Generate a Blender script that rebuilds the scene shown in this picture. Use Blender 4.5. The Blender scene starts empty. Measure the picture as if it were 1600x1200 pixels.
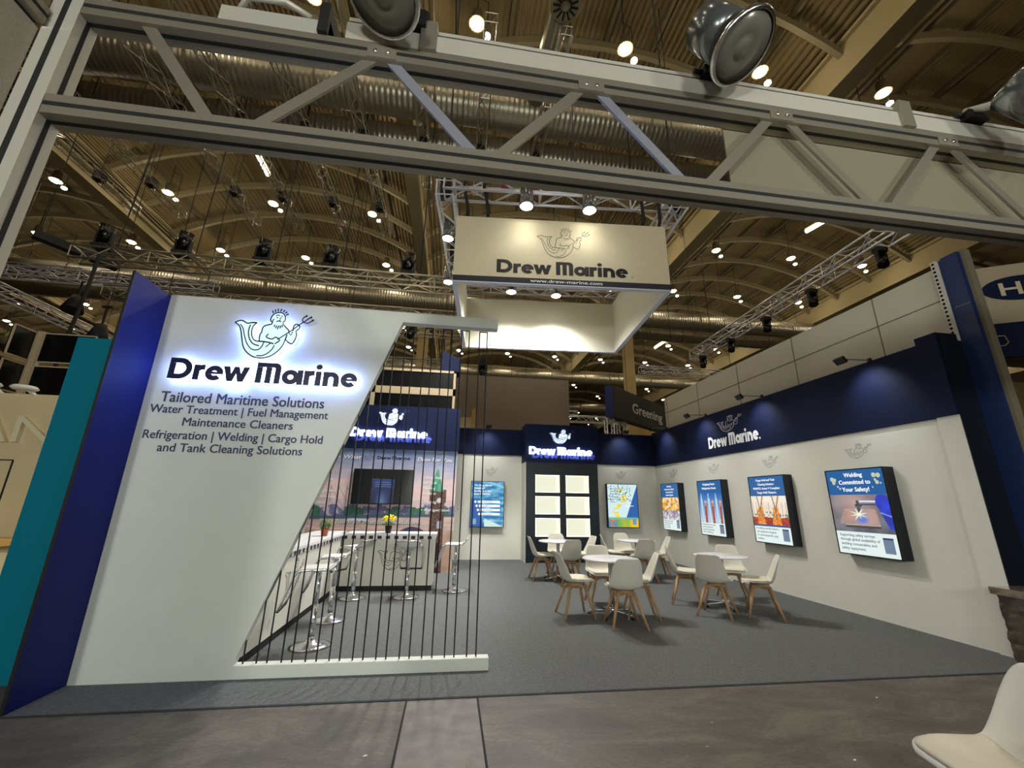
import bpy, bmesh, math, random
from mathutils import Vector, Matrix, noise
from mathutils.geometry import tessellate_polygon

random.seed(7)
S = bpy.context.scene
COL = S.collection
R = math.radians

# ------------------------------------------------------------------ camera, world, exposure
cam_d = bpy.data.cameras.new('camera')
cam = bpy.data.objects.new('camera', cam_d)
COL.objects.link(cam)
cam_d.sensor_width = 36
cam_d.lens = 645.27 / 1600 * 36
cam_d.clip_start = 0.05
cam_d.clip_end = 400
_r = Vector((0.98970504, -0.14211885, 0.01691661))
_u = Vector((-0.0551145, -0.26936952, 0.9614585))
_f = Vector((0.13208456, 0.95249267, 0.27442918))
cam.matrix_world = Matrix(((_r.x, _u.x, -_f.x, 0), (_r.y, _u.y, -_f.y, 0), (_r.z, _u.z, -_f.z, 1.5), (0, 0, 0, 1)))
S.camera = cam

w = bpy.data.worlds.new('world')
S.world = w
w.use_nodes = True
w.node_tree.nodes['Background'].inputs[0].default_value = (1.0, 0.83, 0.6, 1)
w.node_tree.nodes['Background'].inputs[1].default_value = 0.10

S.view_settings.view_transform = 'Standard'
S.view_settings.look = 'None'
S.view_settings.gamma = 1
S.view_settings.exposure = 0.0
S.view_settings.use_curve_mapping = False
S.cycles.max_bounces = 6
S.cycles.diffuse_bounces = 4
S.cycles.glossy_bounces = 3
S.cycles.sample_clamp_indirect = 4
S.cycles.use_denoising = True

HALL = (1.0, 0.88, 0.68)      # colour of the hall lamps
COOL = (0.93, 0.97, 1.0)      # colour of the stand's own lamps
K_HALL = 40                  # watts of one high bay lamp
K_FLOOD = 680
K_FILL = 520  # watts of one added fill flood behind the camera
K_ARM = 34


def light(name, kind, loc, watt, col, parent=None, size=0.1, spot=None, aim=None, blend=0.5):
    d = bpy.data.lights.new(name, kind)
    d.energy = watt
    d.color = col
    if kind == 'AREA':
        d.size = size
    else:
        d.shadow_soft_size = size
    if spot:
        d.spot_size = R(spot)
        d.spot_blend = blend
    o = bpy.data.objects.new(name, d)
    COL.objects.link(o)
    loc = Vector(loc)
    if parent:
        o.parent = parent
        loc = loc - parent.location
    o.location = loc
    if aim:
        o.rotation_euler = Vector(aim).to_track_quat('-Z', 'Y').to_euler()
    return o


# ------------------------------------------------------------------ materials
def lin(h):
    if isinstance(h, tuple):
        return h
    h = h.lstrip('#')
    c = [int(h[i:i + 2], 16) / 255 for i in (0, 2, 4)]
    return tuple(x / 12.92 if x <= 0.04045 else ((x + 0.055) / 1.055) ** 2.4 for x in c)


MATS = {}


def mat(name, col, rough=0.6, metal=0.0, noise_s=0, noise_a=0.15, bump=0, emit=0, emit_col=None, spec=0.5, coat=0):
    if name in MATS:
        return MATS[name]
    m = bpy.data.materials.new(name)
    m.use_nodes = True
    nt = m.node_tree
    b = nt.nodes['Principled BSDF']
    c = lin(col)
    b.inputs['Base Color'].default_value = (*c, 1)
    b.inputs['Roughness'].default_value = rough
    b.inputs['Metallic'].default_value = metal
    b.inputs['Specular IOR Level'].default_value = spec
    b.inputs['Coat Weight'].default_value = coat
    if emit:
        b.inputs['Emission Color'].default_value = (*(lin(emit_col) if emit_col else c), 1)
        b.inputs['Emission Strength'].default_value = emit
    if noise_s:
        tc = nt.nodes.new('ShaderNodeTexCoord')
        n = nt.nodes.new('ShaderNodeTexNoise')
        n.inputs['Scale'].default_value = noise_s
        n.inputs['Detail'].default_value = 5
        nt.links.new(tc.outputs['Object'], n.inputs['Vector'])
        rp = nt.nodes.new('ShaderNodeMapRange')
        rp.inputs[1].default_value = 0.3
        rp.inputs[2].default_value = 0.7
        rp.inputs[3].default_value = 1 - noise_a
        rp.inputs[4].default_value = 1 + noise_a
        nt.links.new(n.outputs['Fac'], rp.inputs[0])
        mx = nt.nodes.new('ShaderNodeVectorMath')
        mx.operation = 'SCALE'
        mx.inputs[0].default_value = c
        nt.links.new(rp.outputs[0], mx.inputs['Scale'])
        nt.links.new(mx.outputs[0], b.inputs['Base Color'])
        if bump:
            bp = nt.nodes.new('ShaderNodeBump')
            bp.inputs['Strength'].default_value = bump
            bp.inputs['Distance'].default_value = 0.01
            nt.links.new(n.outputs['Fac'], bp.inputs['Height'])
            nt.links.new(bp.outputs[0], b.inputs['Normal'])
    MATS[name] = m
    return m


def mat_attr(name, emit=0.0, rough=0.5):
    m = bpy.data.materials.new(name)
    m.use_nodes = True
    nt = m.node_tree
    b = nt.nodes['Principled BSDF']
    a = nt.nodes.new('ShaderNodeAttribute')
    a.attribute_name = 'print'
    if emit:
        b.inputs['Base Color'].default_value = (0.02, 0.02, 0.02, 1)
        nt.links.new(a.outputs['Color'], b.inputs['Emission Color'])
        b.inputs['Emission Strength'].default_value = emit
    else:
        nt.links.new(a.outputs['Color'], b.inputs['Base Color'])
    b.inputs['Roughness'].default_value = rough
    MATS[name] = m
    return m


def mat_floor():
    m = bpy.data.materials.new('concrete')
    m.use_nodes = True
    nt = m.node_tree
    b = nt.nodes['Principled BSDF']
    tc = nt.nodes.new('ShaderNodeTexCoord')
    mp = nt.nodes.new('ShaderNodeMapping')
    mp.inputs['Rotation'].default_value = (0, 0, 0.5)
    mp.inputs['Scale'].default_value = (1, 2.2, 1)
    nt.links.new(tc.outputs['Object'], mp.inputs[0])
    n1 = nt.nodes.new('ShaderNodeTexNoise')
    n1.inputs['Scale'].default_value = 1.3
    n1.inputs['Detail'].default_value = 12
    n1.inputs['Roughness'].default_value = 0.7
    n1.inputs['Distortion'].default_value = 0.6
    nt.links.new(mp.outputs[0], n1.inputs['Vector'])
    n2 = nt.nodes.new('ShaderNodeTexNoise')
    n2.inputs['Scale'].default_value = 26
    n2.inputs['Detail'].default_value = 6
    nt.links.new(mp.outputs[0], n2.inputs['Vector'])
    ad = nt.nodes.new('ShaderNodeMath')
    ad.operation = 'MULTIPLY_ADD'
    ad.inputs[1].default_value = 0.35
    nt.links.new(n2.outputs['Fac'], ad.inputs[0])
    nt.links.new(n1.outputs['Fac'], ad.inputs[2])
    cr = nt.nodes.new('ShaderNodeValToRGB')
    cr.color_ramp.elements[0].position = 0.42
    cr.color_ramp.elements[0].color = (*lin('#37342f'), 1)
    cr.color_ramp.elements[1].position = 0.9
    cr.color_ramp.elements[1].color = (*lin('#736e63'), 1)
    e = cr.color_ramp.elements.new(0.66)
    e.color = (*lin('#544f47'), 1)
    nt.links.new(ad.outputs[0], cr.inputs[0])
    # small pale scuffs
    v = nt.nodes.new('ShaderNodeTexVoronoi')
    v.inputs['Scale'].default_value = 3.1
    nt.links.new(mp.outputs[0], v.inputs['Vector'])
    lt = nt.nodes.new('ShaderNodeMath')
    lt.operation = 'LESS_THAN'
    lt.inputs[1].default_value = 0.035
    nt.links.new(v.outputs['Distance'], lt.inputs[0])
    mx = nt.nodes.new('ShaderNodeMix')
    mx.data_type = 'RGBA'
    nt.links.new(lt.outputs[0], mx.inputs[0])
    nt.links.new(cr.outputs[0], mx.inputs[6])
    mx.inputs[7].default_value = (*lin('#a8a495'), 1)
    nt.links.new(mx.outputs[2], b.inputs['Base Color'])
    bp = nt.nodes.new('ShaderNodeBump')
    bp.inputs['Strength'].default_value = 0.25
    bp.inputs['Distance'].default_value = 0.01
    nt.links.new(ad.outputs[0], bp.inputs['Height'])
    nt.links.new(bp.outputs[0], b.inputs['Normal'])
    b.inputs['Roughness'].default_value = 0.55
    MATS['concrete'] = m
    return m


def mat_duct():
    m = bpy.data.materials.new('spiral_duct')
    m.use_nodes = True
    nt = m.node_tree
    b = nt.nodes['Principled BSDF']
    b.inputs['Base Color'].default_value = (*lin('#a39c88'), 1)
    b.inputs['Metallic'].default_value = 0.75
    b.inputs['Roughness'].default_value = 0.34
    tc = nt.nodes.new('ShaderNodeTexCoord')
    wv = nt.nodes.new('ShaderNodeTexWave')
    wv.bands_direction = 'X'
    wv.inputs['Scale'].default_value = 2.2
    nt.links.new(tc.outputs['Object'], wv.inputs['Vector'])
    bp = nt.nodes.new('ShaderNodeBump')
    bp.inputs['Strength'].default_value = 0.5
    bp.inputs['Distance'].default_value = 0.02
    nt.links.new(wv.outputs['Fac'], bp.inputs['Height'])
    nt.links.new(bp.outputs[0], b.inputs['Normal'])
    MATS['spiral_duct'] = m
    return m


CONC = mat_floor()
DUCT = mat_duct()
CARPET = mat('carpet', '#656767', 0.95, noise_s=55, noise_a=0.22, bump=0.5, spec=0.1)
CARPET_EDGE = mat('carpet_edge', '#2a2c30', 0.9)
SEAM = mat('seam_dark', '#15130f', 0.9)
WHITE = mat('wall_white', '#d9d8cd', 0.75, noise_s=3, noise_a=0.02)
WHITE2 = mat('panel_white', '#d6dad2', 0.6, noise_s=4, noise_a=0.02)
NAVY = mat('navy_board', '#0f1836', 0.65, spec=0.15)
NAVY2 = mat('navy_fin', '#131d62', 0.55, spec=0.2)
BLACK = mat('black_matt', '#0c0d10', 0.6)
BLACKG = mat('black_gloss', '#08090b', 0.25)
BLACKBOX = mat('black_lacquer', '#0a1520', 0.45)
TEAL = mat('teal_board', '#006f84', 0.7, spec=0.15)
BEIGE = mat('beige_frame', '#a89678', 0.6)
CREAM = mat('cream_wall', '#cdbb92', 0.7, noise_s=2, noise_a=0.05)
GREYW = mat('grey_wall', '#978877', 0.85, noise_s=1.5, noise_a=0.04)
FABRIC = mat('grey_fabric', '#a39b8c', 0.9, noise_s=180, noise_a=0.12)
FABRIC2 = mat('beige_fabric', '#7a745f', 0.9, noise_s=160, noise_a=0.1)
ALU = mat('aluminium', '#a19b8b', 0.42, 0.7)
ALUL = mat('aluminium_light', '#c2bfb2', 0.5, 0.3)
ALUB = mat('aluminium_blue', '#9a9ba6', 0.45, 0.5)
SLOT = mat('slot_dark', '#14130f', 0.8)
CHROME = mat('chrome', '#e4e6ea', 0.2, 1.0)
TRUSS = mat('truss_silver', '#bcb6a4', 0.35, 0.8)
TRUSSB = mat('truss_bright', '#d6d6dc', 0.35, 0.6)
STEELP = mat('painted_steel', '#857857', 0.7)
STEELD = mat('painted_steel_dark', '#6d6045', 0.75)
DECK = mat('roof_deck', '#7d6c46', 0.75)
CABLE = mat('cable_black', '#0a0a0a', 0.7)
CORD = mat('cord_black', '#0b0c12', 0.7)
PRINTD = mat('print_dark', '#1d2443', 0.6)
PRINTG = mat('print_slate', '#37405a', 0.6)
PRINTK = mat('print_black', '#17161a', 0.6)
PRINTW = mat('print_white', '#e8e8ea', 0.5)
LETBLUE = mat('letter_blue', '#4a58b8', 0.6)
LETDARK = mat('letter_face', '#171540', 0.35)
LETLIT = mat('letter_lit', '#ffffff', 0.4, emit=26.0, emit_col=(0.17, 0.30, 1.0))
LETSIDE = mat('letter_side_lit', '#ffffff', 0.4, emit=11.0, emit_col=(0.24, 0.36, 1.0))
EMBFACE = mat('emblem_face_lit', '#8f9fa3', 0.4, emit=0.98, emit_col=(0.70, 0.96, 1.0))
SIGNFACE = mat('sign_face_lit', '#ffffff', 0.4, emit=3.4, emit_col=(0.60, 0.70, 1.0))
NICHE = mat('niche_light', '#404040', 0.4, emit=0.80, emit_col=(1.0, 1.0, 0.78))
NICHEW = mat('niche_white', '#f4f4e6', 0.5)
LAMPE = mat('lamp_glow', '#ffffff', 0.4, emit=38, emit_col=(1.0, 0.83, 0.55))
LAMPS = mat('small_lamp_glow', '#ffffff', 0.4, emit=5, emit_col=(1.0, 0.92, 0.72))
TUBE = mat('tube_glow', '#ffffff', 0.4, emit=7, emit_col=(1.0, 0.93, 0.62))
FLOODE = mat('flood_glow', '#ffffff', 0.4, emit=40, emit_col=(1.0, 0.96, 0.82))
SCRW = mat('screen_white', '#101010', 0.3, emit=0.95, emit_col='#e8f6f2')
SCRTXW = mat('screen_text_white', '#101010', 0.3, emit=1.0, emit_col='#ffffff')
SCRB = mat('screen_blue', '#101010', 0.3, emit=0.95, emit_col='#1f5f9e')
SCRN = mat('screen_ink', '#101010', 0.4, emit=0.9, emit_col='#33405c')
PLASTIC = mat('chair_plastic', '#dcd9cc', 0.4)
CUSHION = mat('chair_cushion', '#ded5c0', 0.7)
WOOD = mat('beech_wood', '#b08d68', 0.5, noise_s=14, noise_a=0.12)
TABLEW = mat('table_white', '#e6e6ea', 0.25)
STOOLW = mat('stool_seat', '#e4e4e2', 0.35)
GRIP = mat('grip_black', '#121214', 0.6)
GREEN = mat('leaf_green', '#4c7a2c', 0.6)
YELLOW = mat('petal_yellow', '#f2df1c', 0.6)
TERRA = mat('terracotta', '#99573c', 0.8)
GLASS = mat('acrylic_lens', '#77746a', 0.25, 0.25)
CLEARG = mat('clear_housing', '#7b7f80', 0.2, 0.75)
WRAP = mat('stretch_wrap', '#4a4138', 0.16, 0.0, noise_s=9, noise_a=0.5, bump=1.0, coat=0.8)
REDM = mat('red_hoist', '#8a2035', 0.5)
POSTERP = mat_attr('screen_picture', emit=0.95)
MURAL = mat_attr('mural_print', emit=0, rough=0.45)


# ------------------------------------------------------------------ mesh builder
class MB:
    def __init__(self):
        self.v = []
        self.f = []
        self.m = []
        self.smooth = []

    def add(self, vs, fs, mi=0, smooth=False):
        b = len(self.v)
        self.v += [tuple(p) for p in vs]
        for f in fs:
            self.f.append(tuple(b + i for i in f))
            self.m.append(mi)
            self.smooth.append(smooth)
        return self

    def box(self, x0, x1, y0, y1, z0, z1, mi=0):
        vs = [(x0, y0, z0), (x1, y0, z0), (x1, y1, z0), (x0, y1, z0), (x0, y0, z1), (x1, y0, z1), (x1, y1, z1), (x0, y1, z1)]
        return self.add(vs, [(0, 3, 2, 1), (4, 5, 6, 7), (0, 1, 5, 4), (1, 2, 6, 5), (2, 3, 7, 6), (3, 0, 4, 7)], mi)

    def frame(self, p, q, up=None):
        p, q = Vector(p), Vector(q)
        d = (q - p).normalized()
        a = Vector(up) if up else (Vector((0, 0, 1)) if abs(d.z) < 0.9 else Vector((1, 0, 0)))
        s = d.cross(a).normalized()
        t = s.cross(d).normalized()
        return p, q, s, t

    def bar(self, p, q, w_, h_, up=None, mi=0):
        p, q, s, t = self.frame(p, q, up)
        vs = []
        for c in (p, q):
            for a, b in ((-1, -1), (1, -1), (1, 1), (-1, 1)):
                vs.append(c + s * a * w_ / 2 + t * b * h_ / 2)
        return self.add(vs, [(3, 2, 1, 0), (4, 5, 6, 7), (0, 1, 5, 4), (1, 2, 6, 5), (2, 3, 7, 6), (3, 0, 4, 7)], mi)

    def tube(self, p, q, r, n=8, r2=None, mi=0, cap=True):
        p, q, s, t = self.frame(p, q)
        r2 = r if r2 is None else r2
        vs = []
        for c, rr in ((p, r), (q, r2)):
            for i in range(n):
                a = 2 * math.pi * i / n
                vs.append(c + s * math.cos(a) * rr + t * math.sin(a) * rr)
        fs = [(i, (i + 1) % n, n + (i + 1) % n, n + i) for i in range(n)]
        self.add(vs, fs, mi, n > 5)
        if cap:
            b = len(self.v) - 2 * n
            self.f.append(tuple(b + i for i in reversed(range(n))))
            self.f.append(tuple(b + n + i for i in range(n)))
            self.m += [mi, mi]
            self.smooth += [False, False]
        return self

    def path(self, pts, r, n=8, mi=0):
        pts = [Vector(p) for p in pts]
        k = len(pts)
        vs = []
        prev = None
        for i, p in enumerate(pts):
            d = (pts[min(i + 1, k - 1)] - pts[max(i - 1, 0)]).normalized()
            if prev is None:
                a = Vector((0, 0, 1)) if abs(d.z) < 0.9 else Vector((1, 0, 0))
                s = d.cross(a).normalized()
            else:
                s = (prev - d * prev.dot(d)).normalized()
            prev = s
            t = s.cross(d)
            for j in range(n):
                a = 2 * math.pi * j / n
                vs.append(p + s * math.cos(a) * r + t * math.sin(a) * r)
        fs = []
        for i in range(k - 1):
            for j in range(n):
                fs.append((i * n + j, i * n + (j + 1) % n, (i + 1) * n + (j + 1) % n, (i + 1) * n + j))
        fs.append(tuple(reversed(range(n))))
        fs.append(tuple((k - 1) * n + j for j in range(n)))
        return self.add(vs, fs, mi, True)

    def lathe(self, prof, n=24, c=(0, 0, 0), axis='z', mi=0, smooth=True):
        vs = []
        for r, z in prof:
            for i in range(n):
                a = 2 * math.pi * i / n
                x, y = r * math.cos(a), r * math.sin(a)
                if axis == 'z':
                    vs.append((c[0] + x, c[1] + y, c[2] + z))
                elif axis == 'y':
                    vs.append((c[0] + x, c[1] + z, c[2] + y))
                else:
                    vs.append((c[0] + z, c[1] + x, c[2] + y))
        fs = []
        k = len(prof)
        for i in range(k - 1):
            for j in range(n):
                fs.append((i * n + j, i * n + (j + 1) % n, (i + 1) * n + (j + 1) % n, (i + 1) * n + j))
        self.add(vs, fs, mi, smooth)
        b = len(self.v) - k * n
        for row in (0, k - 1):
            if prof[row][0] > 1e-5:
                self.f.append(tuple(b + row * n + j for j in range(n)))
                self.m.append(mi)
                self.smooth.append(False)
        return self

    def poly(self, pts2, o, u, v, n, depth, mi=0, side_mi=None):
        """polygon in the plane (o,u,v), thickened by depth along n"""
        o, u, v, n = Vector(o), Vector(u), Vector(v), Vector(n)
        side_mi = mi if side_mi is None else side_mi
        tri = tessellate_polygon([[Vector((a, b, 0)) for a, b in pts2]])
        k = len(pts2)
        P = [o + u * a + v * b for a, b in pts2]
        vs = [p + n * depth for p in P] + P
        self.add(vs, [tuple(t) for t in tri], mi)
        b = len(self.v) - 2 * k
        for t in tri:
            self.f.append(tuple(b + k + i for i in reversed(t)))
            self.m.append(mi)
            self.smooth.append(False)
        for i in range(k):
            j = (i + 1) % k
            self.f.append((b + i, b + j, b + k + j, b + k + i))
            self.m.append(side_mi)
            self.smooth.append(False)
        return self

    def build(self, name, mats, parent=None, fix=True):
        me = bpy.data.meshes.new(name)
        off = parent.location if parent else Vector((0, 0, 0))
        if parent and parent.parent:
            off = off + parent.parent.location
        me.from_pydata([(a[0] - off[0], a[1] - off[1], a[2] - off[2]) for a in self.v], [], self.f)
        if not isinstance(mats, (list, tuple)):
            mats = [mats]
        for m in mats:
            me.materials.append(m)
        me.polygons.foreach_set('material_index', self.m)
        me.polygons.foreach_set('use_smooth', self.smooth)
        me.update()
        if fix:
            bm = bmesh.new()
            bm.from_mesh(me)
            bmesh.ops.recalc_face_normals(bm, faces=bm.faces)
            bm.to_mesh(me)
            bm.free()
        o = bpy.data.objects.new(name, me)
        COL.objects.link(o)
        if parent:
            o.parent = parent
        return o


def thing(name, label, cat, loc=(0, 0, 0), rotz=0, group=None):
    o = bpy.data.objects.new(name, None)
    o.empty_display_size = 0.1
    COL.objects.link(o)
    o.location = loc
    o.rotation_euler = (0, 0, rotz)
    o['label'] = label
    o['category'] = cat
    if group:
        o['group'] = group
    return o


def tag(o, label, cat, group=None):
    o['label'] = label
    o['category'] = cat
    if group:
        o['group'] = group
    return o


def struct(o):
    o['kind'] = 'structure'
    return o


def dup(root, loc, rotz=0, label=None, group=None):
    r = root.copy()
    COL.objects.link(r)
    r.location = loc
    r.rotation_euler = (0, 0, rotz)
    if label:
        r['label'] = label
    if group:
        r['group'] = group
    for ch in list(root.children):
        c = ch.copy()
        COL.objects.link(c)
        c.parent = r
        for g in list(ch.children):
            d = g.copy()
            COL.objects.link(d)
            d.parent = c
    return r


# ------------------------------------------------------------------ writing
_tc = {}


def text2d(s, bold=0.0, shear=0.0, depth=0.0, res=3, spacing=1.0):
    key = (s, bold, shear, depth, res, spacing)
    if key in _tc:
        return _tc[key]
    c = bpy.data.curves.new('txt', 'FONT')
    c.body = s
    c.size = 1
    c.offset = bold
    c.shear = shear
    c.extrude = depth
    c.resolution_u = res
    c.space_character = spacing
    o = bpy.data.objects.new('txt', c)
    COL.objects.link(o)
    me = bpy.data.meshes.new_from_object(o)
    vs = [tuple(v.co) for v in me.vertices]
    fs = [tuple(p.vertices) for p in me.polygons]
    bpy.data.objects.remove(o)
    bpy.data.curves.remove(c)
    bpy.data.meshes.remove(me)
    _tc[key] = (vs, fs)
    return vs, fs


def bounds(vs):
    return min(v[0] for v in vs), max(v[0] for v in vs), min(v[1] for v in vs), max(v[1] for v in vs)


CAPH = None


def cap():
    global CAPH
    if CAPH is None:
        a = bounds(text2d('H')[0])
        CAPH = a[3]
    return CAPH


def put(mb, vs, fs, o, u, v, n, sx, sy, lift, depth=0, face_mi=0, side_mi=0):
    """place text-like 2-D mesh; vs have z in [-d,d]"""
    o, u, v, n = Vector(o), Vector(u), Vector(v), Vector(n)
    zs = [p[2] for p in vs]
    z0, z1 = min(zs), max(zs)
    out = []
    for p in vs:
        k = (p[2] - z0) / (z1 - z0) if z1 - z0 > 1e-6 else 1
        out.append(o + u * p[0] * sx + v * p[1] * sy + n * (lift + depth * k))
    for f in fs:
        pz = [vs[i][2] for i in f]
        mi = face_mi if (max(pz) - min(pz) < 1e-6 and pz[0] > (z0 + z1) / 2 - 1e-9) else side_mi
        mb.add([out[i] for i in f], [tuple(range(len(f)))], mi)


def write(mb, s, o, u, v, n, h, width=None, align='l', bold=0.0, shear=0.0, lift=0.004, depth=0, face_mi=0, side_mi=0, res=3):
    """one line, cap height h, o = left/centre/right point of the baseline"""
    vs, fs = text2d(s, 0.0, shear, 0.05 if depth else 0.0, res)
    x0, x1, _, _ = bounds(vs)
    sy = h / cap()
    sx = width / (x1 - x0) if width else sy
    W = (x1 - x0) * sx
    dx = {'l': 0, 'c': -W / 2, 'r': -W}[align]
    oo = Vector(o) + Vector(u) * (dx - x0 * sx)
    if not depth and bold > .004:
        for k_, (a, c) in enumerate(((-.8, -.5), (.8, -.5), (.8, .5), (-.8, .5))):
            put(mb, vs, fs, oo + Vector(u) * a * bold * sy + Vector(v) * c * bold * sy, u, v, n, sx, sy, lift + k_ * .0004, depth, face_mi, side_mi)
    else:
        put(mb, vs, fs, oo, u, v, n, sx, sy, lift, depth, face_mi, side_mi)


def lines(mb, rows, o, u, v, n, h, pitch, **k):
    for i, s in enumerate(rows):
        write(mb, s, Vector(o) - Vector(v) * pitch * i, u, v, n, h, **k)


def arc(cx, cy, r, a0, a1, n=14):
    return [(cx + r * math.cos(R(a0 + (a1 - a0) * i / n)), cy + r * math.sin(R(a0 + (a1 - a0) * i / n))) for i in range(n + 1)]


def glyphs():
    """hand drawn geometric letters; ('s', points) = stroke of weight t, ('p', points) = convex shape; cap height 1"""
    t = .245
    h = t / 2
    x = .72
    r = x / 2 - h
    bar = lambda a, y0, y1: ('p', [(a, y0), (a + t, y0), (a + t, y1), (a, y1)])
    D = [bar(0, 0, 1), ('s', [(.1, 1 - h), (.36, 1 - h)] + arc(.40, .5, .5 - h, 90, -90, 20)[1:] + [(.1, h)])], .90
    rr = [bar(0, 0, x), ('s', [(h, .34), (.13, .47), (.22, .57), (.33, .61), (.44, .61)])], .44
    e = [('s', arc(r + h, x / 2, r, 6, 318, 30)), ('p', [(h, x / 2 - .05), (x - .01, x / 2 - .05), (x - .02, x / 2 + .07), (h, x / 2 + .07)])], x
    w = [('p', [(0, x), (.25, x), (.42, 0), (.20, 0)]), ('p', [(.20, 0), (.42, 0), (.62, x), (.43, x)]), ('p', [(.43, x), (.62, x), (.84, 0), (.62, 0)]), ('p', [(.62, 0), (.84, 0), (1.05, x), (.80, x)])], 1.05
    m = [bar(0, 0, 1), bar(.375, 0, .9), ('p', [(0, .78), (.74, .78), (.74, 1), (0, 1)]), ('s', [(.70, 1 - h)] + arc(.75, 1 - h - .12, .12, 90, 0, 6) + [(.87, 0)])], .99
    a = [('s', arc(r + h, x / 2, r, 0, 360, 30)), bar(x - .09, 0, x)], x + .11
    i = [bar(.02, 0, x), ('p', arc(.142, .93, .135, 0, 342, 18))], .265
    n = [bar(0, 0, x), ('s', [(h, .30)] + arc(.345, x - h - .225, .225, 170, 0, 14) + [(.57, 0)])], .69
    dot = [('p', arc(.09, .09, .09, 0, 340, 16))], .18
    return {'D': D, 'r': rr, 'e': e, 'w': w, 'm': m, 'a': a, 'i': i, 'n': n, '.': dot}


GL = glyphs()


def logo_word(mb, o, u, v, n, h, width, lift=0.004, depth=0, face_mi=0, side_mi=0, bold=0.035, dot=False, shear=0.0):
    """the word mark drawn from the geometric letters, the m as tall as a capital"""
    o, u, v, n = Vector(o), Vector(u), Vector(v), Vector(n)
    gap = {'D': .05, 'r': .02, 'e': .03, 'w': .0, 'm': .05, 'a': .07, 'i': .07, 'n': .05, '.': 0}
    seq = 'Drew marine' + ('.' if dot else '')
    tot = 0
    for c in seq:
        tot += .26 if c == ' ' else GL[c][1] + gap[c]
    k = width / tot
    x = 0
    for c in seq:
        if c == ' ':
            x += .26
            continue
        for kx_, (kind, pts) in enumerate(GL[c][0]):
            if kind == 's':
                q = [Vector(p) for p in pts]
                L, Q = [], []
                closed = (q[0] - q[-1]).length < 1e-4
                for i, p in enumerate(q):
                    if closed and i in (0, len(q) - 1):
                        d = q[1] - q[-2]
                    else:
                        d = q[min(i + 1, len(q) - 1)] - q[max(i - 1, 0)]
                    d.normalize()
                    nn = Vector((-d.y, d.x))
                    L.append(p + nn * .1225)
                    Q.append(p - nn * .1225)
                quads = [[Q[i], Q[i + 1], L[i + 1], L[i]] for i in range(len(q) - 1)]
            else:
                quads = [[Vector(p) for p in pts]]
            for qd in quads:
                P = [o + u * ((p.x + x) * k) + v * (p.y * h) + n * (lift + kx_ * .0004) for p in qd]
                m_ = len(P)
                if depth:
                    mb.add([p + n * depth for p in P], [tuple(range(m_))], face_mi)
                    if kind == 's':
                        a, b, c_, d_ = P
                        for e, f_ in ((a, b), (d_, c_)):
                            mb.add([e, f_, f_ + n * depth, e + n * depth], [(0, 1, 2, 3)], side_mi)
                    else:
                        for i in range(m_):
                            e, f_ = P[i], P[(i + 1) % m_]
                            mb.add([e, f_, f_ + n * depth, e + n * depth], [(0, 1, 2, 3)], side_mi)
                else:
                    mb.add(P, [tuple(range(m_))], face_mi)
            if depth and kind == 's' and not closed:
                for e, f_ in ((L[0], Q[0]), (L[-1], Q[-1])):
                    e, f_ = [o + u * ((p.x + x) * k) + v * (p.y * h) + n * lift for p in (e, f_)]
                    mb.add([e, f_, f_ + n * depth, e + n * depth], [(0, 1, 2, 3)], side_mi)
        x += GL[c][1] + (gap[c] if c != 'e' or x > 3.2 else -.03)


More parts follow.
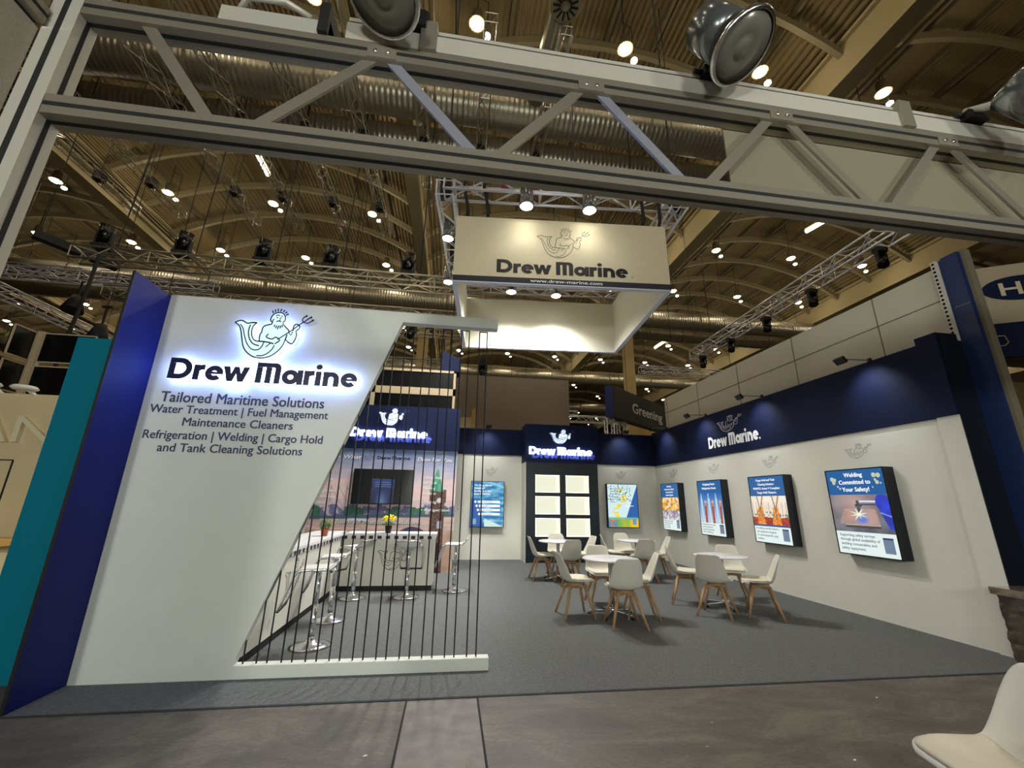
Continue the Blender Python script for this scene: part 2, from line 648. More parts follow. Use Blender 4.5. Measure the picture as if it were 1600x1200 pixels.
# the bearded sea king with trident (stroke emblem), traced in a 1600 x 1120 frame
EMB = [
    ([(140, 470), (200, 440), (260, 435), (340, 470), (420, 455), (500, 455)], 1),
    ([(140, 470), (210, 510), (260, 590), (300, 710), (350, 840), (430, 930), (540, 990), (650, 1005), (760, 990), (860, 940), (940, 860), (990, 780), (1012, 690), (1025, 610)], 1),
    ([(500, 455), (450, 510), (440, 590), (460, 670), (510, 730), (580, 745), (660, 745), (760, 755), (830, 770)], 1),
    ([(400, 490), (385, 560), (395, 640), (430, 720), (500, 790), (600, 815)], .9),
    ([(230, 490), (290, 560), (340, 680), (400, 790), (470, 860), (540, 885), (610, 870), (650, 820), (670, 750)], .8),
    ([(590, 970), (680, 965), (760, 925), (820, 860), (850, 790)], .8),
    ([(710, 830), (780, 765)], .7),
    ([(740, 460), (640, 490), (605, 530), (600, 600), (580, 650), (590, 745)], 1),
    ([(720, 620), (690, 665), (740, 690), (800, 695), (840, 665), (890, 680), (920, 715), (850, 770)], .9),
    ([(880, 700), (1050, 570), (1250, 400), (1290, 375)], .8),
    ([(935, 450), (990, 500), (1040, 540), (1050, 570)], 1),
    ([(1050, 580), (1090, 615), (1110, 550)], .6),
    ([(1115, 540), (1110, 480), (1130, 445), (1170, 435), (1210, 460), (1215, 500), (1170, 545), (1185, 600), (1180, 660), (1140, 750), (1080, 740), (1010, 695)], 1),
    ([(740, 460), (745, 430), (720, 410), (710, 370), (730, 320), (770, 280), (830, 262), (890, 268), (930, 300), (950, 340), (955, 390), (930, 410), (935, 450)], 1),
    ([(765, 370), (750, 400), (750, 430)], .8),
    ([(738, 280), (712, 240)], 1.1), ([(768, 258), (757, 215)], 1.1), ([(808, 246), (805, 200)], 1.1), ([(850, 242), (866, 200)], 1.1),
    ([(893, 248), (922, 215)], 1.1), ([(928, 268), (965, 242)], 1.1), ([(952, 296), (995, 276)], 1.1),
    ([(785, 325), (820, 303), (855, 315)], .7), ([(875, 315), (905, 322)], .7), ([(800, 350), (830, 345)], .7), ([(872, 348), (895, 345)], .6),
    ([(860, 345), (870, 385), (845, 398)], .6), ([(810, 415), (850, 400), (890, 415)], .8),
    ([(800, 465), (785, 500)], .9), ([(832, 475), (815, 520)], .9), ([(865, 475), (848, 535)], .9), ([(893, 470), (890, 520)], .9), ([(918, 460), (922, 500)], .9),
    ([(1262, 395), (1240, 355), (1262, 312), (1305, 288)], .9), ([(1290, 375), (1340, 330), (1385, 302)], .9), ([(1270, 392), (1330, 405), (1380, 380), (1425, 347)], .9),
    ([(1290, 300), (1312, 276)], 1.5), ([(1370, 318), (1392, 292)], 1.5), ([(1405, 362), (1432, 342)], 1.5),
]
EMB_FILL = [(140, 470), (200, 440), (260, 435), (340, 470), (420, 455), (500, 455), (450, 510), (440, 590), (460, 670), (510, 730), (590, 745), (580, 650), (600, 600), (605, 530), (640, 490), (740, 460), (720, 410), (710, 370), (730, 320), (770, 280), (830, 262), (890, 268), (930, 300), (950, 340), (955, 390), (930, 410), (935, 450), (990, 500), (1050, 560), (1112, 510), (1112, 470), (1170, 435), (1210, 460), (1215, 500), (1170, 545), (1185, 600), (1180, 660), (1140, 750), (1080, 740), (1010, 695), (990, 780), (940, 860), (860, 940), (760, 990), (650, 1005), (540, 990), (430, 930), (350, 840), (300, 710), (260, 590), (210, 510)]


def spline(pts, sub=4):
    if len(pts) < 3:
        return [Vector((a, b)) for a, b in pts]
    P = [Vector((a, b)) for a, b in pts]
    out = []
    for i in range(len(P) - 1):
        p0, p1, p2, p3 = P[max(i - 1, 0)], P[i], P[i + 1], P[min(i + 2, len(P) - 1)]
        for k in range(sub):
            t = k / sub
            out.append(0.5 * (2 * p1 + (p2 - p0) * t + (2 * p0 - 5 * p1 + 4 * p2 - p3) * t * t + (3 * p1 - p0 - 3 * p2 + p3) * t ** 3))
    out.append(P[-1])
    return out


def emblem(mb, o, u, v, n, width, height, thick=14, lift=0.004, depth=0.0, mi=0, sub=3, skip=0):
    """o = lower left corner of the emblem's box"""
    o, u, v, n = Vector(o), Vector(u), Vector(v), Vector(n)
    kx, ky = width / 1295, height / 808
    for pts, tk in EMB:
        q = spline(pts, sub)
        t = thick * tk / 2
        L, Rr = [], []
        for i, p in enumerate(q):
            d = q[min(i + 1, len(q) - 1)] - q[max(i - 1, 0)]
            if d.length < 1e-6:
                d = Vector((1, 0))
            d.normalize()
            nn = Vector((-d.y, d.x))
            L.append(p + nn * t)
            Rr.append(p - nn * t)

        def W(p, k):
            return o + u * (p.x - 138) * kx + v * (1008 - p.y) * ky + n * (lift + k)
        m = len(q)
        if depth:
            vs = [W(p, depth) for p in L] + [W(p, depth) for p in Rr] + [W(p, 0) for p in L] + [W(p, 0) for p in Rr]
            fs = []
            for i in range(m - 1):
                fs += [(i, i + 1, m + i + 1, m + i), (2 * m + i, 3 * m + i, 3 * m + i + 1, 2 * m + i + 1), (i, 2 * m + i, 2 * m + i + 1, i + 1), (m + i, m + i + 1, 3 * m + i + 1, 3 * m + i)]
            mb.add(vs, fs, mi)
        else:
            vs = [W(p, 0) for p in L] + [W(p, 0) for p in Rr]
            mb.add(vs, [(i, i + 1, m + i + 1, m + i) for i in range(m - 1)], mi)


def emblem_fill(mb, o, u, v, n, width, height, lift, depth, mi=0, side_mi=None):
    kx, ky = width / 1295, height / 808
    q = [((a - 138) * kx, (1008 - b) * ky) for a, b in EMB_FILL]
    mb.poly(q, Vector(o) + Vector(n) * lift, u, v, n, depth, mi, side_mi)


def picture(name, o, u, v, wd, ht, nx, ny, fn, m, parent):
    o, u, v = Vector(o), Vector(u), Vector(v)
    vs, cols = [], []
    for j in range(ny + 1):
        for i in range(nx + 1):
            a, b = i / nx, j / ny
            vs.append(o + u * wd * a + v * ht * b)
            c = fn(a, b)
            cols.append((*lin('#%02x%02x%02x' % tuple(max(0, min(255, int(x))) for x in c)), 1))
    fs = [(j * (nx + 1) + i, j * (nx + 1) + i + 1, (j + 1) * (nx + 1) + i + 1, (j + 1) * (nx + 1) + i) for j in range(ny) for i in range(nx)]
    mb = MB().add(vs, fs)
    ob = mb.build(name, m, parent, fix=False)
    at = ob.data.attributes.new('print', 'FLOAT_COLOR', 'POINT')
    at.data.foreach_set('color', [x for c in cols for x in c])
    return ob


def mixc(a, b, t):
    t = max(0, min(1, t))
    return tuple(x + (y - x) * t for x, y in zip(a, b))


def nz(x, y, s=1.0, seed=0):
    return noise.noise(Vector((x * s, y * s, seed)))


X_, Y_, Z_ = (1, 0, 0), (0, 1, 0), (0, 0, 1)
XN, YN = (-1, 0, 0), (0, -1, 0)

# ------------------------------------------------------------------ hall floor and roof
f = MB().box(-70, 70, -20, 100, -0.2, 0)
struct(f.build('floor', CONC))
f = MB()
f.box(-3.14, 6.18, 3.86, 11.98, 0.0005, 0.006)
cp = tag(f.build('carpet', CARPET), 'grey needle felt carpet covering the whole stand floor', 'carpet')
f = MB().box(-3.0, 6.3, 3.835, 3.858, 0.0005, 0.005)
tag(f.build('carpet_tape', CARPET_EDGE), 'thin dark tape strip along the front edge of the grey carpet', 'tape')
for i, (x, wd, lb) in enumerate(((-0.252, 0.014, 'left'), (0.298, 0.014, 'right'))):
    f = MB().box(x - wd / 2, x + wd / 2, -3, 3.83, 0.0005, 0.003)
    struct(f.build('trim_%d' % (i + 1), SEAM))
f = MB().box(-0.24, 0.288, 2.2, 3.80, 0.0006, 0.004)
tag(f.build('trench_cover', mat('cover_concrete', '#6c6862', 0.6, noise_s=7, noise_a=0.25, bump=0.3)), 'darker concrete cover plate of the floor duct between two black seams', 'floor cover')
f = MB().box(-0.24, 0.288, -1.0, 2.19, 0.0006, 0.004)
tag(f.build('trench_cover', MATS['cover_concrete']), 'floor duct cover plate nearest to the camera at the bottom edge', 'floor cover')

GIRD = [-38 + 12 * i for i in range(8)]          # -38 .. 46
SPR, SAG = 13.5, 1.95


def arch_z(t):                                    # t in -1..1 over the bay
    Rr = (36 + SAG * SAG) / (2 * SAG)
    return SPR + SAG - Rr + math.sqrt(Rr * Rr - (t * 6) ** 2)


def roofz(x):
    return arch_z((((x + 38) % 12) - 6) / 6) - .01


for gi, gx in enumerate(GIRD[:-1]):
    near = -28 <= gx <= 12
    mb = MB()
    n = 72 if near else 12
    y0, y1 = -8, 78
    prof = []
    for i in range(n + 1):
        t = -1 + 2 * i / n
        z = arch_z(t)
        x = gx + 6 + t * 6
        if near:
            prof += [(x, z), (x + 0.075, z), (x + 0.09, z + 0.06), (x + 0.15, z + 0.06)] if i < n else [(x, z)]
        else:
            prof.append((x, z))
    k = len(prof)
    mb.add([(a, y0, b) for a, b in prof] + [(a, y1, b) for a, b in prof], [(i, i + 1, k + i + 1, k + i) for i in range(k - 1)])
    for j in range(1, 8):                         # purlins
        t = -1 + 2 * j / 8
        mb.box(gx + 6 + t * 6 - 0.05, gx + 6 + t * 6 + 0.05, y0, y1, arch_z(t) - 0.16, arch_z(t) - 0.002, 1)
    struct(mb.build('ceiling', [DECK, STEELD]))

rib = None
for gx in GIRD[:-1]:
    for yy in range(4, 54, 2):
        if gx + 12 < -0.95 * yy - 6 or gx > 1.75 * yy + 4:
            continue
        if yy > 34 and yy % 4:
            continue
        if rib is None:
            mb = MB()
            m = 16
            for i in range(m):
                a, b = -1 + 2 * i / m, -1 + 2 * (i + 1) / m
                za, zb = arch_z(a), arch_z(b)
                mb.add([(a * 6, -0.07, za - 0.42), (b * 6, -0.07, zb - 0.42), (b * 6, -0.07, zb - 0.17), (a * 6, -0.07, za - 0.17),
                        (a * 6, 0.07, za - 0.42), (b * 6, 0.07, zb - 0.42), (b * 6, 0.07, zb - 0.17), (a * 6, 0.07, za - 0.17)],
                       [(0, 1, 2, 3), (4, 7, 6, 5), (0, 4, 5, 1), (3, 2, 6, 7)])
            rib = mb.build('ceiling_rib', STEELP)
            o = rib
        else:
            o = rib.copy()
            COL.objects.link(o)
        o.location = (gx + 6, yy + 1.0, 0)
        struct(o)
for gx in GIRD:
    mb = MB()
    mb.box(gx - 0.25, gx + 0.25, -8, 78, 12.5, 12.56)
    mb.box(gx - 0.20, gx + 0.20, -8, 78, 12.56, 13.5)
    mb.box(gx - 0.32, gx + 0.32, -8, 78, 13.5, 13.6)
    struct(mb.build('ceiling_girder', mat('girder_paint', '#a3946c', 0.7)))
    if gx > -30 and gx < 40:
        mb = MB()
        for dx, r_ in ((0.5, 0.05), (0.68, 0.04), (0.9, 0.07)):
            mb.tube((gx + dx, -8, 12.95), (gx + dx, 78, 12.95), r_, 6)
        struct(mb.build('ceiling_pipe_run', STEELD))
for gx in (-26, -14, -2, 10, 22, 34):
    for yy in (22, 46):
        mb = MB().box(gx - 0.28, gx + 0.28, yy - 0.2, yy + 0.2, 0, 12.8)
        mb.box(gx - 0.5, gx + 0.5, yy - 0.35, yy + 0.35, 12.4, 12.8)
        struct(mb.build('column', mat('column_paint', '#b59f6c', 0.7)))
for yy, z in ((9.55, 12.75), (22.6, 12.7), (34.5, 12.7), (46.6, 12.7)):
    mb = MB()
    mb.box(-40, 46, yy - 0.1, yy + 0.1, z, z + 0.3)
    mb.box(-40, 46, yy - 0.1 + 0.7, yy + 0.1 + 0.7, z, z + 0.3)
    for i in range(29):
        x = -40 + 3 * i
        mb.bar((x, yy, z + .15), (x + 1.5, yy + .7, z + .15), 0.08, 0.08)
        mb.bar((x + 1.5, yy + .7, z + .15), (x + 3, yy, z + .15), 0.08, 0.08)
    struct(mb.build('ceiling_cross_beam', STEELP))
# end wall and side walls of the hall, far away
struct(MB().box(-70, 70, 78, 78.4, 0, 16).build('wall_far', mat('far_wall', '#6d6149', 0.8, noise_s=0.3, noise_a=0.2)))
struct(MB().box(-46.4, -46, -20, 78, 0, 16).build('wall_left', MATS['far_wall']))
struct(MB().box(58, 58.4, -20, 78, 0, 16).build('wall_right', MATS['far_wall']))
struct(MB().box(-46, 58, -12.4, -12, 0, 16).build('wall_near', MATS['far_wall']))

# ducts
rowname = {8.95: 'nearest row', 10.35: 'nearest row', 21.0: 'middle row', 22.0: 'middle row', 33.2: 'far row', 45.2: 'farthest row'}
for i, (yy, z, rr, lb) in enumerate(((8.95, 12.0, 0.52, 'big spiral air duct crossing above the aluminium frame, front one of the pair'),
                                     (10.35, 11.9, 0.45, 'spiral air duct just behind the biggest one above the frame'),
                                     (21.0, 12.0, 0.5, 'shiny spiral duct crossing behind the hanging banner, upper of two'),
                                     (22.9, 11.9, 0.42, 'shiny spiral duct crossing behind the hanging banner, lower of two'),
                                     (33.4, 12.0, 0.5, 'far spiral duct crossing the hall just above the grey back panel'),
                                     (44.6, 12.0, 0.5, 'farthest spiral duct crossing near the end of the hall'))):
    d = thing('air_duct', lb, 'air duct', (0, yy, z))
    MB().tube((-38, yy, z), (44, yy, z), rr, 28).build('pipe', DUCT, d)
    mb = MB()
    for k in range(27):
        x = -37 + 3 * k
        mb.lathe([(rr + .002, -.03), (rr + .02, -.02), (rr + .02, .02), (rr + .002, .03)], 28, (x, yy, z), 'x')
    mb.build('joint_ring', STEELD, d)['kind'] = 'stuff'
    for k in range(13):
        x = -34 + 6 * k + .8
        MB().tube((x, yy, z + rr), (x, yy, roofz(x)), .015, 4).build('hanger_rod', CABLE, d)
for (x, lb) in ((1.76, 'grey vertical air outlet pipe with round grille hanging near the top edge'),):
    d = thing('air_outlet', lb, 'air outlet', (x, 5.75, 11.2))
    MB().tube((x, 5.8, 11.5), (x - .1, 8.42, 11.95), 0.24, 20).build('pipe', DUCT, d)
    mb = MB().lathe([(0.0, .02), (0.12, .02), (0.13, -.03), (0.29, -.03), (0.33, 0.0), (0.33, .3), (0.2, .42)], 24, (x, 5.75, 11.2))
    mb.build('grille_ring', STEELP, d)
    mb = MB()
    for k in range(12):
        a = k * math.pi / 6
        mb.bar((x + .10 * math.cos(a), 5.75 + .10 * math.sin(a), 11.165), (x + .26 * math.cos(a), 5.75 + .26 * math.sin(a), 11.165), .04, .02)
    mb.build('vane_ring', SLOT, d)['kind'] = 'stuff'

# ------------------------------------------------------------------ high bay lamps of the hall
lamp0 = None
BAYN = {-38: 'outermost left vault', -26: 'second left vault', -14: 'left vault', -2: 'middle vault', 10: 'right vault', 22: 'far right vault', 34: 'outermost right vault'}
ORD = ['nearest', 'second nearest', 'third nearest', 'fourth nearest', 'fifth nearest', 'sixth nearest', 'seventh nearest', 'eighth nearest', 'ninth nearest', 'tenth nearest', 'eleventh nearest', 'twelfth nearest', 'thirteenth nearest', 'fourteenth nearest']
for gx in GIRD[:-1]:
    rowi = 0
    for k in range(14):
        yy = 7.75 + 4.03 * k
        if gx + 12 < -0.95 * yy - 3 or gx > 1.7 * yy + 3:
            continue
        for j, side in enumerate(('left', 'middle', 'right')):
            x = gx + 2 + 4 * j
            if x < -0.95 * yy - 2 or x > 1.75 * yy - 1:
                continue
            lb = 'glowing hall lamp in the %s, %s of three, %s row' % (BAYN[gx], side, ORD[rowi])
            if lamp0 is None:
                lamp0 = thing('high_bay_lamp', lb, 'lamp', (0, 0, 0), 0, 'high bay lamps of the hall')
                mb = MB().lathe([(0.06, 0.42), (0.13, 0.40), (0.15, 0.1), (0.20, 0.02), (0.21, 0.0)], 14)
                mb.build('housing', STEELD, lamp0)
                MB().lathe([(0.0, -0.07), (0.10, -0.06), (0.16, -0.02), (0.17, 0.0)], 14).build('lens', LAMPE, lamp0)
                MB().lathe([(0.0, -0.28), (0.05, -0.28), (0.09, -0.25), (0.09, -0.2)], 10, (0.28, 0.1, 0)).build('emergency_light', LAMPS, lamp0)
                MB().tube((0, 0, .42), (0, 0, 1.31), 0.012, 5).tube((.28, .1, -.2), (.28, .1, 1.0), .01, 5).tube((.28, .1, 1.0), (0, 0, 1.0), .01, 5).build('suspension', CABLE, lamp0)
                lamp0.location = (x, yy, 13.3)
                lmp = lamp0
            else:
                lmp = dup(lamp0, (x, yy, 13.3), 0, lb)
            if j == 1:
                MB().tube((x, yy, 14.6), (x, yy, 15.26), .012, 5).build('drop_rod', CABLE, lmp)
            if k < 8:
                light('lamp_light', 'POINT', (x, yy, 12.95), K_HALL, HALL, size=0.12)
        rowi += 1
for x in (-16, -12, -8, -4, 0, 4, 8, 12, 16):       # lamps above and behind the camera
    for yy in (-0.3, 3.72):
        o = dup(lamp0, (x, yy, 13.3), 0, 'high bay lamp above the camera outside the picture')
        light('lamp_light', 'POINT', (x, yy, 12.95), K_HALL, HALL, size=0.12)

# tube lamps
for (p, q, lb) in (((-7.9, 13.6, 13.95), (-7.95, 14.9, 13.95), 'long glowing tube lamp in the left vault'),
                   ((15.85, 14.6, 13.95), (16.1, 13.6, 13.95), 'slanted glowing tube lamp above the right lighting truss'),
                   ((15.6, 29.2, 13.6), (15.7, 27.6, 13.6), 'short glowing tube lamp beside the beige column, far away')):
    t = thing('tube_lamp', lb, 'lamp', p)
    MB().tube(p, q, 0.09, 10).build('tube', TUBE, t)
    MB().bar((p[0], p[1], p[2] + .13), (q[0], q[1], q[2] + .13), .22, .06).build('housing', STEELP, t)
    for e_ in (p, q):
        MB().tube((e_[0], e_[1], e_[2] + .15), (e_[0], e_[1], roofz(e_[0])), .012, 4).build('suspension', CABLE, t)


# ------------------------------------------------------------------ lighting trusses
def truss_mesh(mb, p, q, s=0.3, r=0.022, rd=0.012, pitch=0.5, n=6, up=None):
    p, q, a, b = mb.frame(p, q, up)
    L = (q - p).length
    d = (q - p) / L
    cs = [a * s / 2 * i + b * s / 2 * j for i, j in ((-1, -1), (1, -1), (1, 1), (-1, 1))]
    for c in cs:
        mb.tube(p + c, q + c, r, n)
    k = max(1, int(round(L / pitch)))
    for i in range(k):
        t0, t1 = p + d * L * i / k, p + d * L * (i + 1) / k
        for j in range(4):
            c0, c1 = cs[j], cs[(j + 1) % 4]
            if (i + j) % 2:
                c0, c1 = c1, c0
            mb.tube(t0 + c0, t1 + c1, rd, 4, cap=False)
            if i % 4 == 0:
                mb.tube(t0 + cs[j], t0 + cs[(j + 1) % 4], rd, 4, cap=False)
    for j in range(4):
        mb.tube(q + cs[j], q + cs[(j + 1) % 4], rd, 4, cap=False)


xs = [(-11.6, 'outermost left'), (-10.1, 'second from the left'), (-7.6, 'third from the left'), (-6.1, 'fourth from the left'), (-4.5, 'fifth from the left'), (-2.95, 'fourth from the right'), (-1.3, 'third from the right'), (0.3, 'second from the right'), (1.9, 'rightmost')]
for x, lb in xs:
    t = thing('roof_truss', 'slim silver truss under the roof, %s of nine parallel ones' % lb, 'truss', (x, 5, 11.2), group='parallel trusses under the roof')
    y1 = 14.2 if x < -2 else 11.3
    mb = MB()
    truss_mesh(mb, (x, 6.2, 11.2), (x, y1, 11.2), 0.26, 0.018, 0.011, 0.42, 5)
    mb.build('truss_frame', TRUSS, t)
    for yy in (9.68, 12.6):
        if yy < y1:
            MB().box(x - .12, x + .12, yy - .12, yy + .12, 11.08, 11.35).tube((x, yy, 11.3), (x, yy, 12.76 if yy < 10 else arch_z((x + 8) / 6 if x < -2 and x > -14 else 0) - .1), .012, 4).build('chain_hoist', CABLE, t)


def mover(name, label, p, up=1, group=None, s=1.0, tilt=0.3):
    """moving head lamp: base, yoke, head"""
    t = thing(name, label, 'stage lamp', p, 0, group)
    x, y, z = p
    MB().box(x - .16 * s, x + .16 * s, y - .12 * s, y + .12 * s, z + (.0 if up > 0 else -.1) * s, z + (.1 if up > 0 else .05) * s).build('base', BLACK, t)
    mb = MB()
    for sx in (-1, 1):
        mb.box(x + sx * .15 * s - .02, x + sx * .15 * s + .02, y - .05 * s, y + .05 * s, z + (.08 if up > 0 else -.42) * s, z + (.42 if up > 0 else -.08) * s)
    zz = z + (.09 if up > 0 else -.09) * s
    mb.box(x - .17 * s, x + .17 * s, y - .05 * s, y + .05 * s, zz - .012, zz + .012)
    mb.build('yoke', BLACK, t)
    c = Vector((x, y, z + up * .36 * s))
    d = Vector((tilt, -.25, -1 if up < 0 else 1)).normalized() * s
    MB().tube(c - d * .2, c + d * .25, .12 * s, 12, .15 * s).build('lamp_head', BLACKG, t)
    return t


t = thing('lighting_truss', 'long silver truss crossing behind the partition with black moving lamps on top', 'truss', (-8, 9.5, 6.7))
mb = MB()
truss_mesh(mb, (-8.7, 9.5, 6.72), (0.5, 9.5, 6.72), 0.3, 0.025, 0.013, 0.4, 6)
mb.build('truss_frame', TRUSS, t)
for i, (x, lb) in enumerate(((-8.22, 'leftmost'), (-6.56, 'second from the left'), (-4.8, 'middle'), (-3.24, 'second from the right'), (-1.38, 'rightmost'))):
    mover('moving_head_lamp', 'black moving lamp standing on the long silver truss, %s of five' % lb, (x, 9.5, 6.9), 1, 'moving lamps on the long truss', 1.0, 0.2)
    c = MB().tube((x + .3, 9.5, 6.85), (x + .35, 9.66, 12.76), .014, 4)
    tag(c.build('hanging_cable', CABLE), 'black rigging cable above the long truss, %s of five' % lb, 'cable', 'rigging cables above the long truss')
t = thing('lighting_truss', 'lower silver truss parallel and just behind the white partition top', 'truss', (-7, 11.5, 6.6))
mb = MB()
truss_mesh(mb, (-9.5, 11.5, 6.75), (0.8, 11.5, 6.75), 0.3, 0.025, 0.013, 0.4, 6)
truss_mesh(mb, (-9.5, 13.0, 6.9), (0.8, 13.0, 6.9), 0.3, 0.025, 0.013, 0.4, 6)
mb.build('truss_frame', TRUSS, t)
for x, lb in ((-7.9, 'leftmost'), (-5.6, 'second'), (-3.2, 'third'), (-1.4, 'rightmost')):
    mover('stage_lamp', 'black lamp hanging below the lower truss right above the partition edge, %s of four' % lb, (x, 11.5, 6.55), -1, 'lamps under the lower truss', 0.85, -0.4)
t = thing('video_strip', 'long narrow black bar hanging slanted left of the moving lamps', 'light bar', (-9, 10, 7))
MB().bar((-9.75, 9.6, 7.2), (-8.75, 10.7, 7.1), 0.22, 0.18).build('bar_body', BLACK, t)
MB().tube((-9.7, 9.66, 7.2), (-9.7, 9.66, roofz(-9.7)), .012, 4).build('hanger_rod', CABLE, t)
MB().tube((-8.9, 10.9 - .25, 7.1), (-8.9, 10.85, 11), .012, 4).build('hanger_rod', CABLE, t)
tag(MB().path([(-8.0, 9.25, 6.62), (-8.02, 9.25, 5.6), (-8.12, 9.25, 4.2), (-8.16, 9.25, 3.2), (-8.2, 9.25, .0)], .035, 8).build('slanted_cable', CABLE),
    'thick black cable bundle hanging from the long truss beside the teal panel', 'cable')
# left clutter: cone lamps, side trusses
for (p, lb) in (((-11.2, 12.72, 7.1), 'black funnel shaped lamp hanging highest at the far left'), ((-9.6, 11.8, 5.9), 'black funnel shaped lamp hanging left of the cable'), ((-8.0, 11.5, 5.75), 'black funnel shaped lamp hanging between cable and blue fin')):
    t = thing('hanging_stage_lamp', lb, 'stage lamp', p)
    x, y, z = p
    MB().tube((x, y, z), (x + .05, y - .1, z - .5), .12, 12, .26).build('lamp_shade', BLACK, t)
    if x > -11:
        MB().tube((x, y, z + .5), (x, y, roofz(x)), .012, 4).build('hanger_rod', CABLE, t)
    MB().bar((x, y, z), (x, y, z + .55), .04, .04).bar((x - .12, y, z + .55), (x + .12, y, z + .55), .06, .06).build('clamp', BLACK, t)
for (p, q, lb) in (((-15, 12.8, 7.75), (-7.6, 12.8, 7.75), 'silver truss at the far left from which the funnel lamps hang'), ((-12, 10.9, 6.6), (-12, 20, 6.6), 'silver truss running into the depth at the far left edge'),
                   ((-17, 16, 9.5), (-13, 16, 9.5), 'short bright truss hanging in the dark left vault, upper one'), ((-14.5, 19, 9.5), (-10.8, 19, 9.5), 'short bright truss hanging in the dark left vault, lower one'),
                   ((-18, 22, 8.0), (-8, 22, 8.0), 'distant truss low behind the teal panel')):
    t = thing('lighting_truss', lb, 'truss', p)
    mb = MB()
    truss_mesh(mb, p, q, 0.3, 0.025, 0.013, 0.45, 5)
    mb.build('truss_frame', TRUSSB, t)
    for e_ in ((p[0] + .3, p[1] + .05, p[2]), (q[0] - .3, q[1], q[2])):
        MB().tube(e_, (e_[0], e_[1], roofz(e_[0])), .012, 4).build('suspension', CABLE, t)
# right truss over the tiled wall
t = thing('lighting_truss', 'bright silver truss running into the depth above the tiled white wall', 'truss', (10.3, 7, 8))
mb = MB()
truss_mesh(mb, (10.2, 7.0, 7.95), (10.5, 16.2, 7.95), 0.4, 0.03, 0.015, 0.5, 6)
mb.build('truss_frame', TRUSSB, t)
for e_ in ((10.6, 7.4, 8), (10.6, 15, 8)):
    MB().tube(e_, (e_[0], e_[1], roofz(e_[0])), .012, 4).build('suspension', CABLE, t)
for (yy, lb) in ((7.6, 'nearest'), (9.72, 'second'), (11.66, 'third'), (13.63, 'fourth'), (15.6, 'farthest')):
    mover('stage_lamp', 'black lamp hanging under the bright truss over the tiled wall, %s of five' % lb, (10.22 + .3 * (yy - 7) / 9.2, yy, 7.70), -1, 'lamps under the bright truss', .8, -.3)
for (p, q, lb) in (((8.5, 17.5, 7.6), (13.5, 17.5, 7.6), 'crossing truss at the far end of the bright truss'), ((3.2, 20.0, 5.6), (9.2, 20.0, 5.6), 'distant truss low behind the dark box sign, upper one'), ((3.0, 24.0, 5.2), (10.2, 24.0, 5.2), 'distant truss low behind the dark box sign, lower one'),
                   ((-4.0, 13.5, 5.9), (-0.2, 13.5, 5.9), 'truss seen through the black cords above the dark windows'), ((1.9, 26, 7.2), (8, 26, 7.2), 'distant truss under the hall column behind the banner')):
    t = thing('lighting_truss', lb, 'truss', p)
    mb = MB()
    truss_mesh(mb, p, q, 0.3, 0.025, 0.013, 0.45, 5)
    mb.build('truss_frame', TRUSSB if p[0] > 0 else TRUSS, t)
    for e_ in ((p[0] + .3, p[1] + .05, p[2]), (q[0] - .3, q[1], q[2])):
        MB().tube(e_, (e_[0], e_[1], roofz(e_[0])), .012, 4).build('suspension', CABLE, t)
for p, lb in (((0.9, 14.2, 6.3), 'small black lamp box hanging below the banner corner'),):
    m_ = mover('stage_lamp', lb, p, -1, None, .9, .1)
    MB().tube(p, (p[0], p[1], roofz(p[0])), .012, 4).build('hanger_rod', CABLE, m_)
for i, (x, y, z0) in enumerate(((5.2, 7.9, 3.6 + 5), (4.0, 12.5, 6.5), (7.0, 12.0, 6.8), (2.2, 6.9, 7.0), (-6.3, 14, 8), (-3.4, 12, 7.5), (9.2, 14, 8), (6.0, 15, 6))):
    tag(MB().tube((x, y, z0), (x, y, roofz(x)), .012, 4).build('hanging_wire', CABLE), ['thin wire hanging right of the banner', 'thin wire behind the banner right corner', 'thin wire over the dark box sign', 'thin wire rising from the banner middle', 'thin wire in the left vault', 'thin wire right of the left vault lamps', 'thin wire near the bright truss', 'thin wire holding the dark box sign'][i], 'wire')

# added goal post truss with fill floods behind the camera, brightening the partition
t = thing('lighting_truss', 'added goal post truss for fill lamps behind the camera, outside the picture', 'truss', (-5, -4.2, 2.9))
mb = MB()
truss_mesh(mb, (-6, -4.2, 3.1), (8, -4.2, 3.1), 0.3, 0.025, 0.013, 0.5, 6)
truss_mesh(mb, (-6, -4.2, 0), (-6, -4.2, 3.0), 0.3, 0.025, 0.013, 0.5, 6)
truss_mesh(mb, (8, -4.2, 0), (8, -4.2, 3.0), 0.3, 0.025, 0.013, 0.5, 6)
mb.build('truss_frame', TRUSS, t)
for x, ax, pw, lb in ((-4.0, .25, K_FILL * 1.3, 'leftmost'), (-1.2, .0, K_FILL, 'second'), (1.6, -.0, K_FILL * .8, 'third'), (4.4, .0, K_FILL * .8, 'rightmost')):
    t = thing('fill_flood', 'added fill flood lamp behind the camera, %s of four' % lb, 'lamp', (x, -4.1, 2.7))
    MB().tube((x, -4.2, 2.7), (x, -3.95, 2.68), .1, 16, .15).tube((x, -4.2, 2.7), (x, -4.2, 3.0), .02, 6).build('housing', BLACK, t)
    light('fill_light', 'SPOT', (x, -3.93, 2.68), pw, (.98, 1.0, .94), t, .3, 110, (ax, 1, .03), .7)

